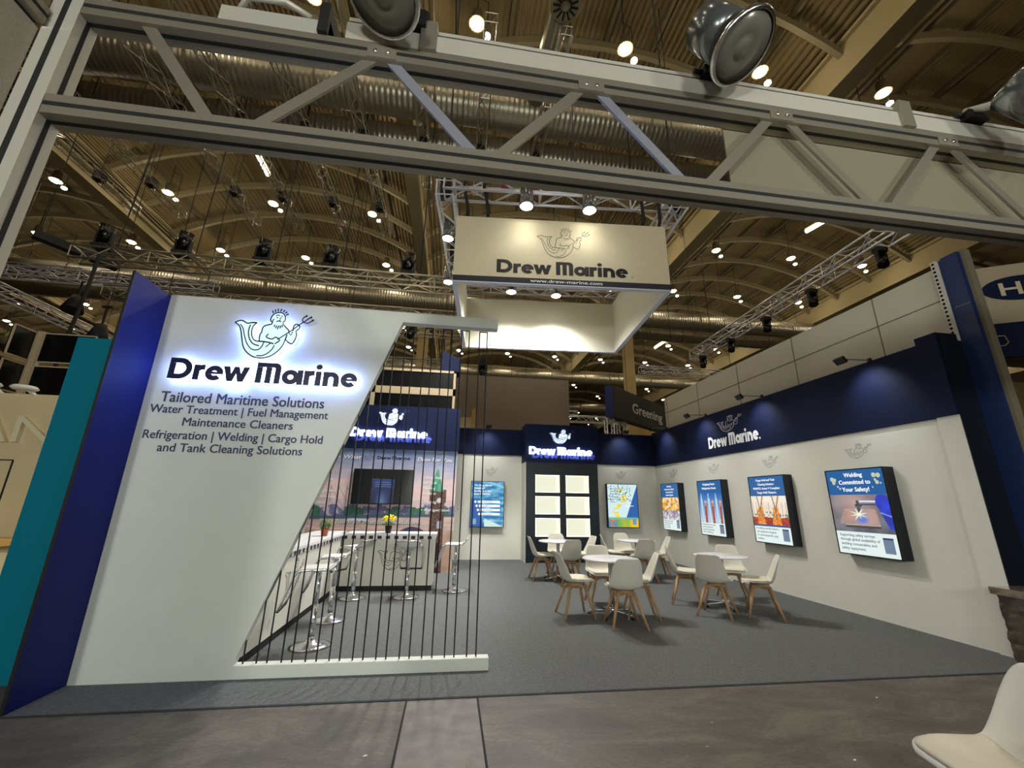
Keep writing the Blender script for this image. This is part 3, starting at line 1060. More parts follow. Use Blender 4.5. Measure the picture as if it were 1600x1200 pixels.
# ------------------------------------------------------------------ stand: navy fin and cut-out partition
FY = 4.36
t = thing('side_fin', 'narrow dark blue upright end board left of the white partition', 'board', (-3.03, 3.86, 0))
MB().box(-3.018, -3.0, 3.86, 4.46, 0.007, 3.5).build('board', NAVY2, t)
MB().box(-3.02, -2.998, 3.852, 3.86, 0.007, 3.5).build('edge_strip', BLACK, t)
pt = thing('partition_wall', 'tall white partition with slanted cut-out strung with black cords', 'partition', (-3.0, FY, 0))
poly = [(-2.998, 0.006), (0.43, 0.006), (0.43, 0.106), (-1.775, 0.106), (-0.63, 3.40), (0.43, 3.40), (0.43, 3.52), (-2.998, 3.52)]
MB().poly(poly, (0, FY + .1, 0), X_, Z_, YN, .1).build('panel', WHITE2, pt)
tops = {}
cx = [-1.711, -1.601, -1.514, -1.396, -1.308, -1.196, -1.104, -.994, -.906, -.794, -.704, -.591, -.503, -.384, -.295, -.183, -.091, .024, .111, .228, .315]
for i, x in enumerate(cx):
    zt = min(3.40, .106 + (x + 1.775) / 1.145 * 3.294)
    mb = MB().tube((x, FY + .05, .10), (x, FY + .05, zt - (.0 if x < -.63 else .03)), .0068, 6)
    if x > -.63 and i % 2 == 1 and i + 1 < len(cx):
        mb.tube((x, FY + .05, 3.37), (cx[i + 1], FY + .05, 3.37), .0062, 6)
    elif x <= -.63 and i + 1 < len(cx) and i % 2 == 1:
        x2 = cx[i + 1]
        mb.tube((x, FY + .05, zt), (x2, FY + .05, min(3.4, .106 + (x2 + 1.775) / 1.145 * 3.294)), .0062, 6)
    mb.build('cord', CORD, pt)
mb = MB()
for s, x0, x1, z0, h in (('Tailored Maritime Solutions', -2.85, -1.335, 2.385, .10), ('Water Treatment | Fuel Management', -2.92, -1.28, 2.275, .078),
                         ('Maintenance Cleaners', -2.605, -1.60, 2.155, .078), ('Refrigeration | Welding | Cargo Hold', -2.92, -1.30, 2.025, .078), ('and Tank Cleaning Solutions', -2.77, -1.475, 1.905, .078)):
    write(mb, s, (x0, FY, z0), X_, Z_, YN, h, x1 - x0, bold=0.022, lift=.002)
mb.build('printed_lines', PRINTG, pt)

sg = thing('backlit_sign', 'large glowing word sign with dark letters and lit sea king on the white partition', 'sign', (-2.8, FY - .05, 2.6))
mb = MB()
logo_word(mb, (-2.80, FY, 2.60), X_, Z_, YN, 0.215, 1.80, lift=.012, depth=.06, face_mi=0, side_mi=1, bold=0.04)
mb.build('letter_set', [LETDARK, LETSIDE], sg)
mb = MB()
emblem_fill(mb, (-2.30, FY, 2.86), X_, Z_, YN, 0.76, 0.56, .012, .055, 0, 1)
mb.build('emblem_body', [EMBFACE, LETSIDE], sg)
mb = MB()
emblem(mb, (-2.30, FY, 2.86), X_, Z_, YN, 0.76, 0.56, 20, lift=.0675, depth=.003)
mb.build('emblem_line_art', PRINTD, sg)
mb = MB()
logo_word(mb, (-2.80, FY, 2.60), X_, Z_, YN, 0.215, 1.80, lift=.006, depth=.005, bold=0.05)
mb.build('halo_strip', LETLIT, sg)

# neighbour's teal panel and cream stand on the far left
tag(MB().box(-3.77, -3.03, 4.42, 4.52, 0, 3.01).build('teal_panel', TEAL), 'plain teal end panel of the neighbouring stand left of the blue fin', 'board')
t = thing('cream_stand_wall', 'cream wall with raised letters at the left edge of the picture', 'wall', (-6, 5.5, 0))
MB().box(-9.5, -4.3, 5.5, 5.7, 0, 2.63).build('panel', CREAM, t)
mb = MB()
write(mb, 'PAN', (-5.72, 5.5, 2.06), X_, Z_, YN, .30, 1.12, bold=.06, lift=.0, depth=.05)
mb.build('raised_letters', mat('cream_letter', '#d6caa8', .6), t)
mb = MB()
for a, b in (((-5.35, 1.86), (-4.93, 1.86)), ((-4.93, 1.86), (-4.93, 1.1))):
    mb.bar((a[0], 5.495, a[1]), (b[0], 5.495, b[1]), .012, .012)
mb.build('door_gap_line', SLOT, t)
t = thing('reception_counter', 'cream counter with yellow wooden top edge at the left edge of the picture', 'counter', (-5.4, 5.1, 0))
MB().box(-8, -4.5, 5.0, 5.45, 0, .98).build('body', CREAM, t)
MB().box(-8.05, -4.45, 4.96, 5.46, .98, 1.04).build('worktop', mat('yellow_wood', '#c99a52', .5), t)
for p, lb in (((-5.33, 5.45, 2.66), 'left'), ((-4.95, 5.45, 2.63), 'right')):
    t = thing('wall_washer_lamp', 'flat white oval lamp on top edge of the cream wall, %s one' % lb, 'lamp', p)
    MB().lathe([(0.0, .03), (.10, .025), (.12, 0), (.10, -.02), (0, -.02)], 16, (p[0], p[1] - .08, p[2] + .04)).build('lamp_head', PLASTIC, t)
    MB().bar((p[0], p[1] + .1, p[2] - .03), (p[0], p[1] - .02, p[2] + .03), .03, .03).build('bracket', PLASTIC, t)
for i, (x0, x1, z0, z1, y0, y1, lb) in enumerate(((-5.62, -5.62, 3.19, 3.58, 5.72, 6.01, 'upper left'), (-5.62, -5.62, 2.74, 3.12, 5.72, 6.01, 'lower left'),
                                                  (-5.51, -4.9, 3.17, 3.57, 6.0, 6.0, 'upper right'), (-5.51, -4.9, 2.72, 3.11, 6.0, 6.0, 'lower right'))):
    t = thing('screen_panel', 'black square panel in a beige frame above the cream wall, %s of four' % lb, 'panel', (x0, y0, z0))
    mb = MB()
    p = [(x0, y0), (x1, y1)]
    if x0 == x1:
        mb.box(x0 - .03, x0, y0, y1, z0, z1)
    else:
        mb.box(x0, x1, y0, y0 + .03, z0, z1)
    mb.build('glass', BLACKG, t)
    mb = MB()
    for a, b in (((x0, y0, z0), (x1, y1, z0)), ((x1, y1, z0), (x1, y1, z1)), ((x1, y1, z1), (x0, y0, z1)), ((x0, y0, z1), (x0, y0, z0))):
        mb.bar(a, b, .016, .016)
    mb.build('frame', BEIGE, t)
tag(MB().box(-5.605, -5.53, 6.0, 6.07, 0, 3.60).build('frame_post', BEIGE), 'beige upright post between the black square panels', 'post')

# ------------------------------------------------------------------ stand: graphic wall with screen
GY = 9.73


def mural(a, b):
    # 0..1 over X -3.0..0.11 and Z 0..2.6
    x, z = -3.0 + 3.11 * a, 2.6 * b
    n1 = nz(x * 1.0, z * 5, 1, 1) * .6 + nz(x * 3, z * 14, 1, 2) * .35
    sky = mixc((226, 196, 194), (110, 132, 176), (z - 1.75) / .75 + n1 * .45)
    sky = mixc(sky, (238, 222, 214), max(0, n1) * 1.0)
    shore = 1.18 + .05 * (x + 1.5) * .5
    if z > 1.50:
        c = sky
    elif z > shore:
        h = 1.36 + .10 * nz(x * 5, 0, 1, 5) + .05 * nz(x * 23, 3, 1, 6)
        if z < h:
            c = mixc((84, 96, 140), (120, 116, 160), .5 + nz(x * 16, z * 22, 1, 7))
            if nz(x * 9, z * 9, 1, 8) > .2:
                c = (188, 176, 182)
            if nz(x * 2.2, 1, 1, 9) > .05 and z < 1.34:
                c = mixc((42, 92, 84), (70, 120, 92), .5 + nz(x * 20, z * 20, 1, 10))
        else:
            c = mixc(sky, (196, 178, 188), .5)
    elif z > shore - .07:
        c = (70, 92, 108)
    elif z > .86:
        c = mixc((226, 194, 178), (190, 168, 172), .5 + nz(x * 3, z * 22, 1, 11))
        if math.hypot((x + 1.95) / .22, (z - 1.06) / .05) < 1:
            c = (216, 222, 236) if z > 1.05 else (96, 112, 140)
    else:
        c = mixc((206, 172, 152), (176, 146, 130), .5 + nz(x * 3, z * 6, 1, 12))
    if 1.3 < z < 1.78 and -2.6 < x < -2.0 and (abs((x * 6) % 1 - .5) < .05 or abs((x * 6 + z * 4) % 1 - .5) < .04):
        c = mixc(c, (96, 108, 140), .7)
    # brick clock tower with green spire
    tx = -.27
    if z < 1.70 and abs(x - tx) < .155 or (1.45 < z < 1.74 and abs(x - tx) < .18):
        c = mixc((122, 88, 74), (66, 44, 40), .5 + nz(x * 24, z * 24, 1, 13) + .6 * nz(x * 4, z * 3, 1, 14))
        if math.hypot(x - tx - .03, z - 1.50) < .055:
            c = (206, 206, 216)
        if abs(x - tx - .05) < .045 and .90 < z < 1.06:
            c = (176, 182, 204)
        if z < .6 and abs(x - tx) < .06:
            c = (38, 26, 28)
    if 1.70 <= z < 2.20 and abs(x - tx + .04) < .15 * (1 - (z - 1.70) / .50) + .008:
        c = mixc((56, 136, 110), (96, 170, 140), .5 + nz(x * 14, z * 10, 1, 15))
    if .55 < z < .98 and -1.15 < x < -.42:
        if z < .78 + .16 * math.sin((x + 1.15) / .73 * math.pi):
            c = (66, 58, 84)
    return c


t = thing('graphic_wall', 'printed harbour scene wall with white writing behind the counter', 'graphic wall', (0, GY, 0))
MB().box(-3.05, .105, GY, GY + .3, .006, 3.6).build('wall_body', WHITE, t)
picture('mural', (-3.0, GY - .004, .008), X_, Z_, 3.10, 2.59, 240, 200, mural, MURAL, t)
MB().box(-3.05, .125, GY - .06, GY - .001, 2.60, 3.60).build('header_board', NAVY, t)
mb = MB()
write(mb, 'This Is What', (-2.02, GY, 2.365), X_, Z_, YN, .085, .86, 'r', .025, .25, lift=.009)
write(mb, 'Does For You.', (-.79, GY, 2.355), X_, Z_, YN, .085, .80, 'l', .025, .25, lift=.009)
write(mb, 'Tailored Maritime Solutions', (-2.42, GY, .99), X_, Z_, YN, .085, 1.80, 'l', .022, .25, lift=.009)
lines(mb, ('Water', 'Treatment', 'Fuel', 'Management', 'Maintenance', 'Cleaners'), (-2.92, GY, 2.02), X_, Z_, YN, .058, .125, bold=.03, shear=.2, lift=.009)
lines(mb, ('• Cargo Hold', '   and Tank', '   Cleaning', '   Solutions'), (-.63, GY, 1.97), X_, Z_, YN, .055, .115, bold=.018, shear=.2, lift=.009)
write(mb, '• Welding', (-.63, GY, 1.44), X_, Z_, YN, .055, bold=.018, shear=.2, lift=.009)
write(mb, '• Refrigeration', (-.63, GY, 1.27), X_, Z_, YN, .055, .62, bold=.018, shear=.2, lift=.009)
mb.build('white_writing', PRINTW, t)
mb = MB()
write(mb, 'Does For You.', (-.785, GY, 2.350), X_, Z_, YN, .085, .80, 'l', .045, .25, lift=.006)
write(mb, 'Tailored Maritime Solutions', (-2.415, GY, .982), X_, Z_, YN, .085, 1.80, 'l', .04, .25, lift=.006)
write(mb, 'This Is What', (-2.015, GY, 2.358), X_, Z_, YN, .085, .86, 'r', .045, .25, lift=.006)
logo_word(mb, (-1.68, GY, 2.37), X_, Z_, YN, .075, .74, lift=.006, bold=.03)
emblem(mb, (-1.97, GY, 2.31), X_, Z_, YN, .25, .18, 16, lift=.006, sub=2)
mb.build('dark_writing', PRINTD, t)


def lit_sign(label, x0, y, z0, w, h, ex, ez, ew, eh, shift=(.10, -.10)):
    s = thing('backlit_sign', label, 'sign', (x0, y, z0))
    mb = MB()
    logo_word(mb, (x0, y, z0), X_, Z_, YN, h, w, lift=.03, depth=.05, bold=.045)
    mb.build('letter_set', SIGNFACE, s)
    mb = MB()
    emblem_fill(mb, (ex, y, ez), X_, Z_, YN, ew, eh, .03, .04)
    mb.build('emblem_body', mat('sign_emblem_lit', '#ffffff', 0.4, emit=1.15, emit_col=(0.62, 0.80, 1.0)), s)
    mb = MB()
    emblem(mb, (ex, y, ez), X_, Z_, YN, ew, eh, 26, lift=.071, depth=.002, sub=2)
    mb.build('emblem_line_art', mat('emblem_lines', '#26357e', .5), s)
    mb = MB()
    logo_word(mb, (x0 + shift[0], y, z0 + shift[1]), X_, Z_, YN, h, w, lift=.003, bold=.035)  # flat blue copy of the word, set lower and further right
    mb.build('offset_letters', LETBLUE, s)
    return s


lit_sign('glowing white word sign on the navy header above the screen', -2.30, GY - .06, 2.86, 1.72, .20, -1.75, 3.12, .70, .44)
t = thing('television', 'black flat television on the harbour graphic wall', 'television', (-1.49, GY - .05, 1.77))
MB().box(-2.13, -.85, GY - .07, GY - .012, 1.40, 2.15).build('bezel', BLACKG, t)


def tvp(a, b):
    c = mixc((10, 24, 60), (24, 66, 140), b)
    d = math.hypot((a - .5) * 1.5, (b - .1))
    if d < .45:
        c = mixc((120, 150, 200), (20, 50, 120), d / .45)
    return c


picture('screen_image', (-1.74, GY - .073, 1.42), X_, Z_, .50, .52, 30, 30, tvp, mat_attr('tv_picture', emit=.5), t)
mb = MB()
for i in range(3):
    mb.box(-1.66, -1.34 + .04 * i, GY - .0755, GY - .0745, 1.86 - i * .045, 1.872 - i * .045)
mb.build('screen_text', mat('tv_text', '#101010', .3, emit=.45, emit_col='#8fb2e8'), t)
# small black device and cable on white wall right of the graphic
tag(MB().box(.205, .225, 11.84, 11.86, 1.28, 1.30).build('wall_clip', BLACK), 'tiny black clip on the white wall left of the blue poster', 'clip')

# dark windows of the stand behind
t = thing('window_front', 'dark window panes in beige frames rising behind the navy header', 'window front', (-1.5, 10.3, 3))
mb = MB()
for x0, x1, z0, z1 in ((-3.0, -2.12, 3.0, 4.06), (-2.0, -.09, 3.0, 4.06), (-3.0, -2.12, 4.24, 4.66), (-2.0, -.09, 4.24, 4.66)):
    mb.box(x0, x1, 10.32, 10.34, z0, z1)
mb.build('pane', BLACKG, t)['kind'] = 'stuff'
mb = MB()
for x0, x1, z0, z1 in ((-3.05, -.03, 4.06, 4.24), (-3.05, -.03, 4.66, 4.72), (-2.12, -2.0, 0, 4.66), (-.09, -.03, 0, 4.72), (-3.1, -3.0, 0, 4.72)):
    mb.box(x0, x1, 10.29, 10.36, z0, z1)
mb.build('frame', BEIGE, t)
t = thing('hanging_box_sign', 'small dark blue box hanging above the window frames seen through the cords', 'sign', (-.2, 10.4, 4.75))
mb = MB()
mb.poly([(-.44, 4.74), (.08, 4.74), (.08, 5.08), (-.44, 5.32)], (0, 10.9, 0), X_, Z_, YN, .5)
mb.build('box_body', NAVY, t)
MB().tube((-.2, 10.86, 5.1), (-.2, 10.86, roofz(-.2)), .012, 4).build('hanger_rod', CABLE, t)

# ------------------------------------------------------------------ stand: back wall
BY = 11.86
wl = MB().box(.0, 6.02, BY, BY + .12, .006, 3.52)
struct(wl.build('wall_back', WHITE))
t = thing('header_board', 'navy header strip along the top of the back wall left of the shelf tower', 'header', (1, BY, 3))
MB().box(.10, 1.97, BY - .03, BY - .001, 2.78, 3.52).build('board', NAVY, t)
t = thing('header_board', 'navy header strip along the top of the back wall right of the shelf tower', 'header', (5, BY, 3))
MB().box(4.02, 5.97, BY - .03, BY - .001, 2.60, 3.52).build('board', NAVY, t)
# shelf tower
TY, TX0, TX1 = 11.23, 1.98, 4.0
t = thing('display_tower', 'black display tower with six lit white niches on the back wall', 'display cabinet', (3, TY, 0))
mb = MB()
cols = ((2.245, 2.91), (3.085, 3.73))
rows = ((.64, 1.10), (1.20, 1.66), (1.76, 2.22))
mb.box(TX0, cols[0][0], TY, BY - .001, .006, 2.56)
mb.box(cols[0][1], cols[1][0], TY, BY - .04, .006, 2.56)
mb.box(cols[1][1], TX1, TY, BY - .001, .006, 2.56)
zs = [.006, .64, 1.10, 1.20, 1.66, 1.76, 2.22, 2.56]
for c in cols:
    for i in range(0, 8, 2):
        mb.box(c[0], c[1], TY, BY - .04, zs[i], zs[i + 1])
mb.build('carcass', BLACKBOX, t)
MB().box(TX0 - .012, TX0, TY, BY - .001, .006, 2.56).build('side_cheek', WHITE, t)
MB().box(TX0 - .02, TX1 + .02, TY - .03, BY - .03, 2.56, 3.6).build('header_board', NAVY, t)
for c in cols:
    for r_ in rows:
        n_ = MB().box(c[0] + .001, c[1] - .001, TY + .42, TY + .44, r_[0] + .001, r_[1] - .001).build('niche', NICHE, t)
        mb = MB()
        e = .004
        mb.box(c[0] + .001, c[0] + e, TY + .012, TY + .42, r_[0] + .001, r_[1] - .001)
        mb.box(c[1] - e, c[1] - .001, TY + .012, TY + .42, r_[0] + .001, r_[1] - .001)
        mb.box(c[0] + e, c[1] - e, TY + .012, TY + .42, r_[0] + .001, r_[0] + e)
        mb.box(c[0] + e, c[1] - e, TY + .012, TY + .42, r_[1] - e, r_[1] - .001)
        mb.build('niche_lining', mat('niche_lining', '#c8c8b8', .4, emit=.55, emit_col=(1, 1, .80)), n_)
        mb = MB()
        for xx in (c[0] + .003, c[1] - .011):
            mb.box(xx, xx + .008, TY + .002, TY + .010, r_[0] + .003, r_[1] - .003)
        for zz in (r_[0] + .003, r_[1] - .011):
            mb.box(c[0] + .003, c[1] - .003, TY + .002, TY + .010, zz, zz + .008)
        mb.build('niche_edge_light', mat('edge_light', '#ffffff', .4, emit=2.2, emit_col=(1, 1, .7)), n_)
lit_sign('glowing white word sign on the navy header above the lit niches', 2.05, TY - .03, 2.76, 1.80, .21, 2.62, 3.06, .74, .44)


# ------------------------------------------------------------------ stand: right wall
RX = 6.01
WR = struct(MB().box(RX, RX + .1, 4.29, BY + .12, .006, 2.595).build('wall_right_stand', WHITE))
struct(MB().box(RX - .035, RX + .17, 4.045, 4.29, .006, 2.60).build('wall_right_stand_end', WHITE))
t = thing('header_board', 'long navy header board with white logo along the top of the right wall', 'header', (RX, 8, 3))
MB().box(RX - .03, RX + .1, 4.29, BY, 2.596, 3.575).build('board', NAVY, t)
MB().box(RX - .065, RX + .23, 4.045, 4.289, 2.602, 3.655).build('end_block', NAVY, t)
MB().box(RX - .035, RX + .285, 4.034, 4.0445, .006, 3.65).build('end_face', BLACKBOX, t)
mb = MB()
logo_word(mb, (RX - .03, 9.04, 2.775), YN, Z_, XN, .265, 1.72, lift=.003, bold=.035, dot=True)
emblem(mb, (RX - .03, 8.64, 3.08), YN, Z_, XN, .86, .34, 13, lift=.003, sub=2)
mb.build('printed_logo', PRINTW, t)


# posters ---------------------------------------------------------------------------
def p_weld(a, b):
    n0 = nz(a * 2.2, b * 2.2, 1, 3) + .5 * nz(a * 6, b * 5, 1, 4)
    c = mixc((70, 72, 84), (120, 122, 132), .5 + n0)
    d = math.hypot(a - .45, (b - .78) * .9)
    c = mixc(c, (206, 170, 160), max(0, .62 - d) * 1.5)
    # plate, seen in perspective
    k = (b - .20) / .42
    if 0 < k < 1 and .10 + .12 * k < a < .80 - .04 * k:
        c = mixc((196, 150, 134), (150, 136, 136), .5 + nz(a * 5, b * 5, 1, 5))
        c = mixc(c, (168, 170, 190), max(0, 1 - abs(a - .55) * 4) * .5)
    elif .12 < b <= .20 and .20 < a < .80:
        c = (186, 172, 166) if b > .17 else (74, 58, 58)
    # nozzle
    if abs(b - .80) < .035 and .46 < a < .90:
        c = (226, 232, 246) if b > .80 else (130, 140, 176)
    elif abs(b - .74) < .02 and .5 < a < .84:
        c = (60, 66, 88)
    if math.hypot((a - .49), (b - .70) * .8) < .06 or (abs(a - .485) < .026 and .5 < b < .84):
        c = mixc((44, 46, 50), (130, 134, 140), .4 + nz(a * 26, b * 26, 1, 7))
    # blue glove
    g = False
    if math.hypot((a - .90) / .10, (b - .90) / .10) < 1:
        g = True
    lo = .79 + .13 * max(0, (.72 - b)) / .55
    if .10 < b < .90 and a > lo and b > .10 + (1.0 - a) * .9 - .1:
        g = True
    if g:
        c = mixc((36, 66, 226), (22, 44, 160), .5 + 1.2 * nz(a * 5, b * 5, 1, 8))
        if abs(b - .52 + (a - .85) * .6) < .012:
            c = (150, 176, 250)
    # spark
    d = math.hypot(a - .47, (b - .47) * .9)
    an = math.atan2(b - .47, a - .47)
    k = max(0, 1 - d / (.05 + .13 * abs(math.sin(an * 4 + .4)) ** 3))
    if k > 0:
        c = mixc(c, (255, 255, 225), k * 1.9)
    d2 = math.hypot((a - .52) * 1.0, b - .33)
    if d2 < .12:
        c = mixc(c, (70, 110, 250), (1 - d2 / .12) * .95)
    return c


def p_port(a, b):
    c = mixc((238, 214, 190), (250, 240, 224), b + nz(a * 4, b * 4, 1, 1) * .5)
    if b < .30 + .05 * nz(a * 9, 0, 1, 2):
        c = mixc((214, 70, 30), (120, 36, 24), .5 + nz(a * 22, b * 16, 1, 3))
    for cx_ in (.24, .68):
        if abs(a - cx_) < .10 * (1 - b) + .03 and b < .62:
            c = mixc((226, 96, 26), (250, 190, 80), .5 + nz(a * 18, b * 18, 1, 4))
        if b >= .5 and abs((a - cx_) - (b - .5) * .22) < .018:
            c = (176, 120, 40)
        if b >= .5 and abs((a - cx_) + (b - .5) * .12) < .014:
            c = (150, 110, 60)
    if .25 < b < .5 and nz(a * 26, b * 12, 1, 6) > .18:
        c = (120, 130, 120)
    if b > .1 and abs((a * 11) % 1 - .5) < .05 and b < .8:
        c = mixc(c, (90, 90, 80), .5)
    if b < .06:
        c = (56, 76, 140)
    return c


def p_vial(a, b):
    c = mixc((196, 214, 236), (28, 92, 176), b * 1.1 - .1)
    for k in range(6):
        x = .12 + k * .155
        tall = k % 2 == 0
        if abs(a - x) < .045 and b < (.72 if not tall else .80):
            c = mixc((150, 190, 224), (220, 238, 250), .5 + (a - x) * 10)
            if not tall and b < .66:
                c = mixc((196, 92, 48), (150, 58, 28), .5 + nz(a * 10, b * 22, 1, 2))
        top = .97 if tall else .76
        if abs(a - x) < .014 + (top - b) * .09 and b > top - .22 and b < top:
            c = (160, 212, 228) if tall else (224, 140, 90)
    return c


def p_lab(a, b):
    c = mixc((232, 160, 40), (250, 214, 120), .5 + nz(a * 5, b * 5, 1, 2))
    if b < .42:
        c = mixc((120, 124, 160), (220, 216, 226), .5 + nz(a * 7 + b * 6, b * 4, 1, 3))
    if b > .8 and abs((a * 5) % 1 - .5) < .2:
        c = (255, 240, 170)
    if nz(a * 8, b * 8, 1, 5) > .22:
        c = mixc(c, (170, 90, 60), .7)
    if nz(a * 8, b * 8, 1, 6) > .25:
        c = (236, 226, 214)
    return c


def p_sea(a, b):
    n_ = nz(a * 3, b * 12, 1, 1) + .5 * nz(a * 7, b * 30, 1, 2)
    c = mixc((20, 110, 170), (150, 210, 232), .45 + n_)
    if b < .62 and a < .28 - .0 * b:
        c = (24, 96, 168)
    if b < .55 and a < .16 + (.55 - b) * .5:
        c = (26, 88, 168)
    if b < .18 and .42 < a and b < .18 - (a - .42) * .30 + .0:
        c = (206, 238, 232)
    return c


def p_map(a, b):
    c = (214, 240, 244)
    if a > 1.02 - (1 - (b - .22) / .78) * .42 and b > .22:
        c = (34, 96, 172)
    if b < .22:
        c = mixc((90, 170, 110), (240, 200, 20), a * 1.2 + nz(a * 4, b * 4, 1, 1))
        if a < .28:
            c = mixc((232, 120, 80), (70, 150, 190), .5 + nz(a * 9, b * 9, 1, 3) * 2)
        if b > .18:
            c = (120, 190, 150)
        return c
    d = abs(a - (.30 + .34 * (b - .22)) - .10 * math.sin(b * 12))
    if d < .085 and b < .9:
        n_ = nz(a * 9, b * 12, 1, 2)
        if n_ > -.12:
            c = mixc((222, 190, 30), (250, 236, 110), .5 + n_ * 2)
    if b > .6 and nz(a * 26, b * 30, 1, 7) > .25 and a < .8:
        c = (90, 110, 100)
    return c


def poster(label, side, c0, z0=.845, z1=2.055, kind='weld', w_=.92):
    """side 'r' = on the right wall, c0 = far Y edge; side 'b' = on the back wall, c0 = left X edge"""
    dep = .17
    if side == 'r':
        o = Vector((RX - dep, c0, z0))
        u, n = Vector(YN), Vector(XN)
    else:
        o = Vector((c0, BY - .13, z0))
        dep = .13
        u, n = Vector(X_), Vector(YN)
    v = Vector(Z_)
    H_ = z1 - z0
    t = thing('light_box_poster', label, 'poster', (o + u * w_ / 2), 0)
    mb = MB()
    q = [(0, 0), (w_, 0), (w_, H_), (0, H_)]
    mb.poly(q, o - n * (dep - .001), u, v, n, dep - .012)
    mb.build('box_body', BLACKBOX, t)
    mb = MB()
    for (a, b, c, d) in ((0, w_, 0, .016), (0, w_, H_ - .016, H_), (0, .016, .016, H_ - .016), (w_ - .016, w_, .016, H_ - .016)):
        mb.poly([(a, c), (b, c), (b, d), (a, d)], o - n * .011, u, v, n, .011)
    mb.build('bezel', BLACKG, t)
    e = .016
    P = o + u * e + v * e - n * .006
    W, H = w_ - 2 * e, H_ - 2 * e

    def panel(name, a, b, c, d, m, lift=0.0):
        MB().poly([(a * W, c * H), (b * W, c * H), (b * W, d * H), (a * W, d * H)], P + n * lift, u, v, n, .001).build(name, m, t)
    txt, ink = MB(), MB()

    def tl(m_, rows, cx_, top, h, pitch, align='c', bold=.02, width=None):
        for i, s in enumerate(rows):
            write(m_, s, P + u * (cx_ * W) + v * ((top - pitch * i) * H), u, v, n, h, None, align, bold, 0, lift=.005, res=2)
    if kind in ('weld', 'port', 'vial', 'lab'):
        f0, f1 = {'weld': (.26, .70), 'port': (.24, .70), 'vial': (.22, .78), 'lab': (.22, .70)}[kind]
        panel('caption_field', 0, 1, 0, f0, SCRW)
        if kind != 'vial':
            panel('title_field', 0, 1, f1, 1, SCRB)
        else:
            panel('title_field', 0, 1, f1, 1, SCRB)
        fn = {'weld': p_weld, 'port': p_port, 'vial': p_vial, 'lab': p_lab}[kind]
        picture('screen_picture', P + v * f0 * H + n * .002, u, v, W, (f1 - f0) * H, 110 if kind == 'weld' else 72, 72 if kind == 'weld' else 56, fn, POSTERP, t)
        if kind == 'weld':
            tl(txt, ('Welding', 'Committed to', 'Your Safety!'), .5, .915, .058, .088, bold=.03)
            tl(ink, ('Supporting safety surveys', 'through global availability of', 'welding consumables and', 'safety equipment.'), .06, .205, .036, .052, 'l', .012)
            for (a, b, r_) in ((.10, .895, .036), (.15, .885, .03), (.125, .85, .032), (.19, .80, .018), (.225, .775, .018), (.85, .925, .036), (.92, .92, .036), (.86, .87, .02), (.885, .84, .03), (.94, .83, .014), (.80, .785, .012)):
                pts = [(a * W + r_ * W * math.cos(k * math.pi / 5), b * H + r_ * H * .8 * math.sin(k * math.pi / 5)) for k in range(10)]
                MB().poly(pts, P + n * .003, u, v, n, .001).build('flower_mark', mat('screen_rosette', '#101010', .3, emit=.8, emit_col='#d5dcc0'), t)
        elif kind == 'port':
            tl(txt, ('Cargo Hold and Tank', 'Cleaning Solutions', 'MARPOL Annex V Compliant', 'Cargo Hold Cleaners.'), .5, .93, .038, .064, bold=.03)
            tl(ink, ('Providing powerful cleaners', 'and equipment designed', 'for ammoniaspecific cargo', 'residues.'), .06, .195, .034, .052, 'l', .01)
        elif kind == 'vial':
            tl(txt, ('Navigating Future', 'Refrigeration Needs.'), .5, .92, .044, .075, bold=.03)
            tl(ink, ('Reclaiming & future ready', 'environmentally safe', 'supporting refrigeration', 'and air conditioning.'), .06, .175, .032, .045, 'l', .01)
        else:
            tl(txt, ('Delivering', 'environment solutions', 'that can help the', 'maritime logistics.'), .5, .93, .038, .064, bold=.03)
            tl(ink, ('Advancing in innovative', 'solutions to meet the', 'needs of today', 'and tomorrow.'), .06, .175, .034, .046, 'l', .01)
        panel('code_panel', .78, .94, .045, .195 if kind != 'vial' else .18, mat('code_field', '#101010', .3, emit=.7, emit_col='#8195b4'), .002)
        panel('code_header', .78, .94, .195 if kind != 'vial' else .18, .215 if kind != 'vial' else .2, SCRN, .002)
    elif kind == 'sea':
        picture('screen_picture', P, u, v, W, H, 80, 110, p_sea, POSTERP, t)
        tl(txt, ('The Drew Marine', 'Advantage:', 'Excellence in Ship', 'Asset Protection'), .08, .90, .045, .065, 'l', .03)
        pl = MB()
        for k in range(4):
            b = .545 - .09 * k
            a = .10 + .042 * k
            pl.poly([((a + .03) * W + .035 * W * math.cos(j * math.pi / 6), b * H + .028 * H * math.sin(j * math.pi / 6)) for j in range(12)], P + n * .002, u, v, n, .001)
            pl.poly([((a + .10) * W, (b - .025) * H), (.88 * W, (b - .025) * H), (.90 * W, b * H), (.88 * W, (b + .025) * H), ((a + .10) * W, (b + .025) * H)], P + n * .002, u, v, n, .001)
            write(ink, ('Reliable Performance', 'Global Support', 'Expert Technicians', 'Smart Solutions')[k], P + u * ((a + .12) * W) + v * ((b - .014) * H), u, v, n, .03, None, 'l', .01, lift=.005, res=2)
        pl.build('list_button', SCRTXW, t)['kind'] = 'stuff'
        panel('code_panel', .06, .17, .05, .17, mat('code_field2', '#101010', .3, emit=.7, emit_col='#9cc4d8'), .002)
    else:
        picture('screen_picture', P, u, v, W, H, 80, 110, p_map, POSTERP, t)
        tl(ink, ('Advancing in the', 'development of', 'sustainable fuel', 'additives for a', 'greener marine', 'industry.'), .08, .88, .034, .062, 'l', .012)
        tl(txt, ('Fuel', 'Management'), .72, .54, .034, .06, 'c', .02)
        panel('code_panel', .80, .93, .06, .20, mat('code_field3', '#101010', .3, emit=.7, emit_col='#7fb0d8'), .002)
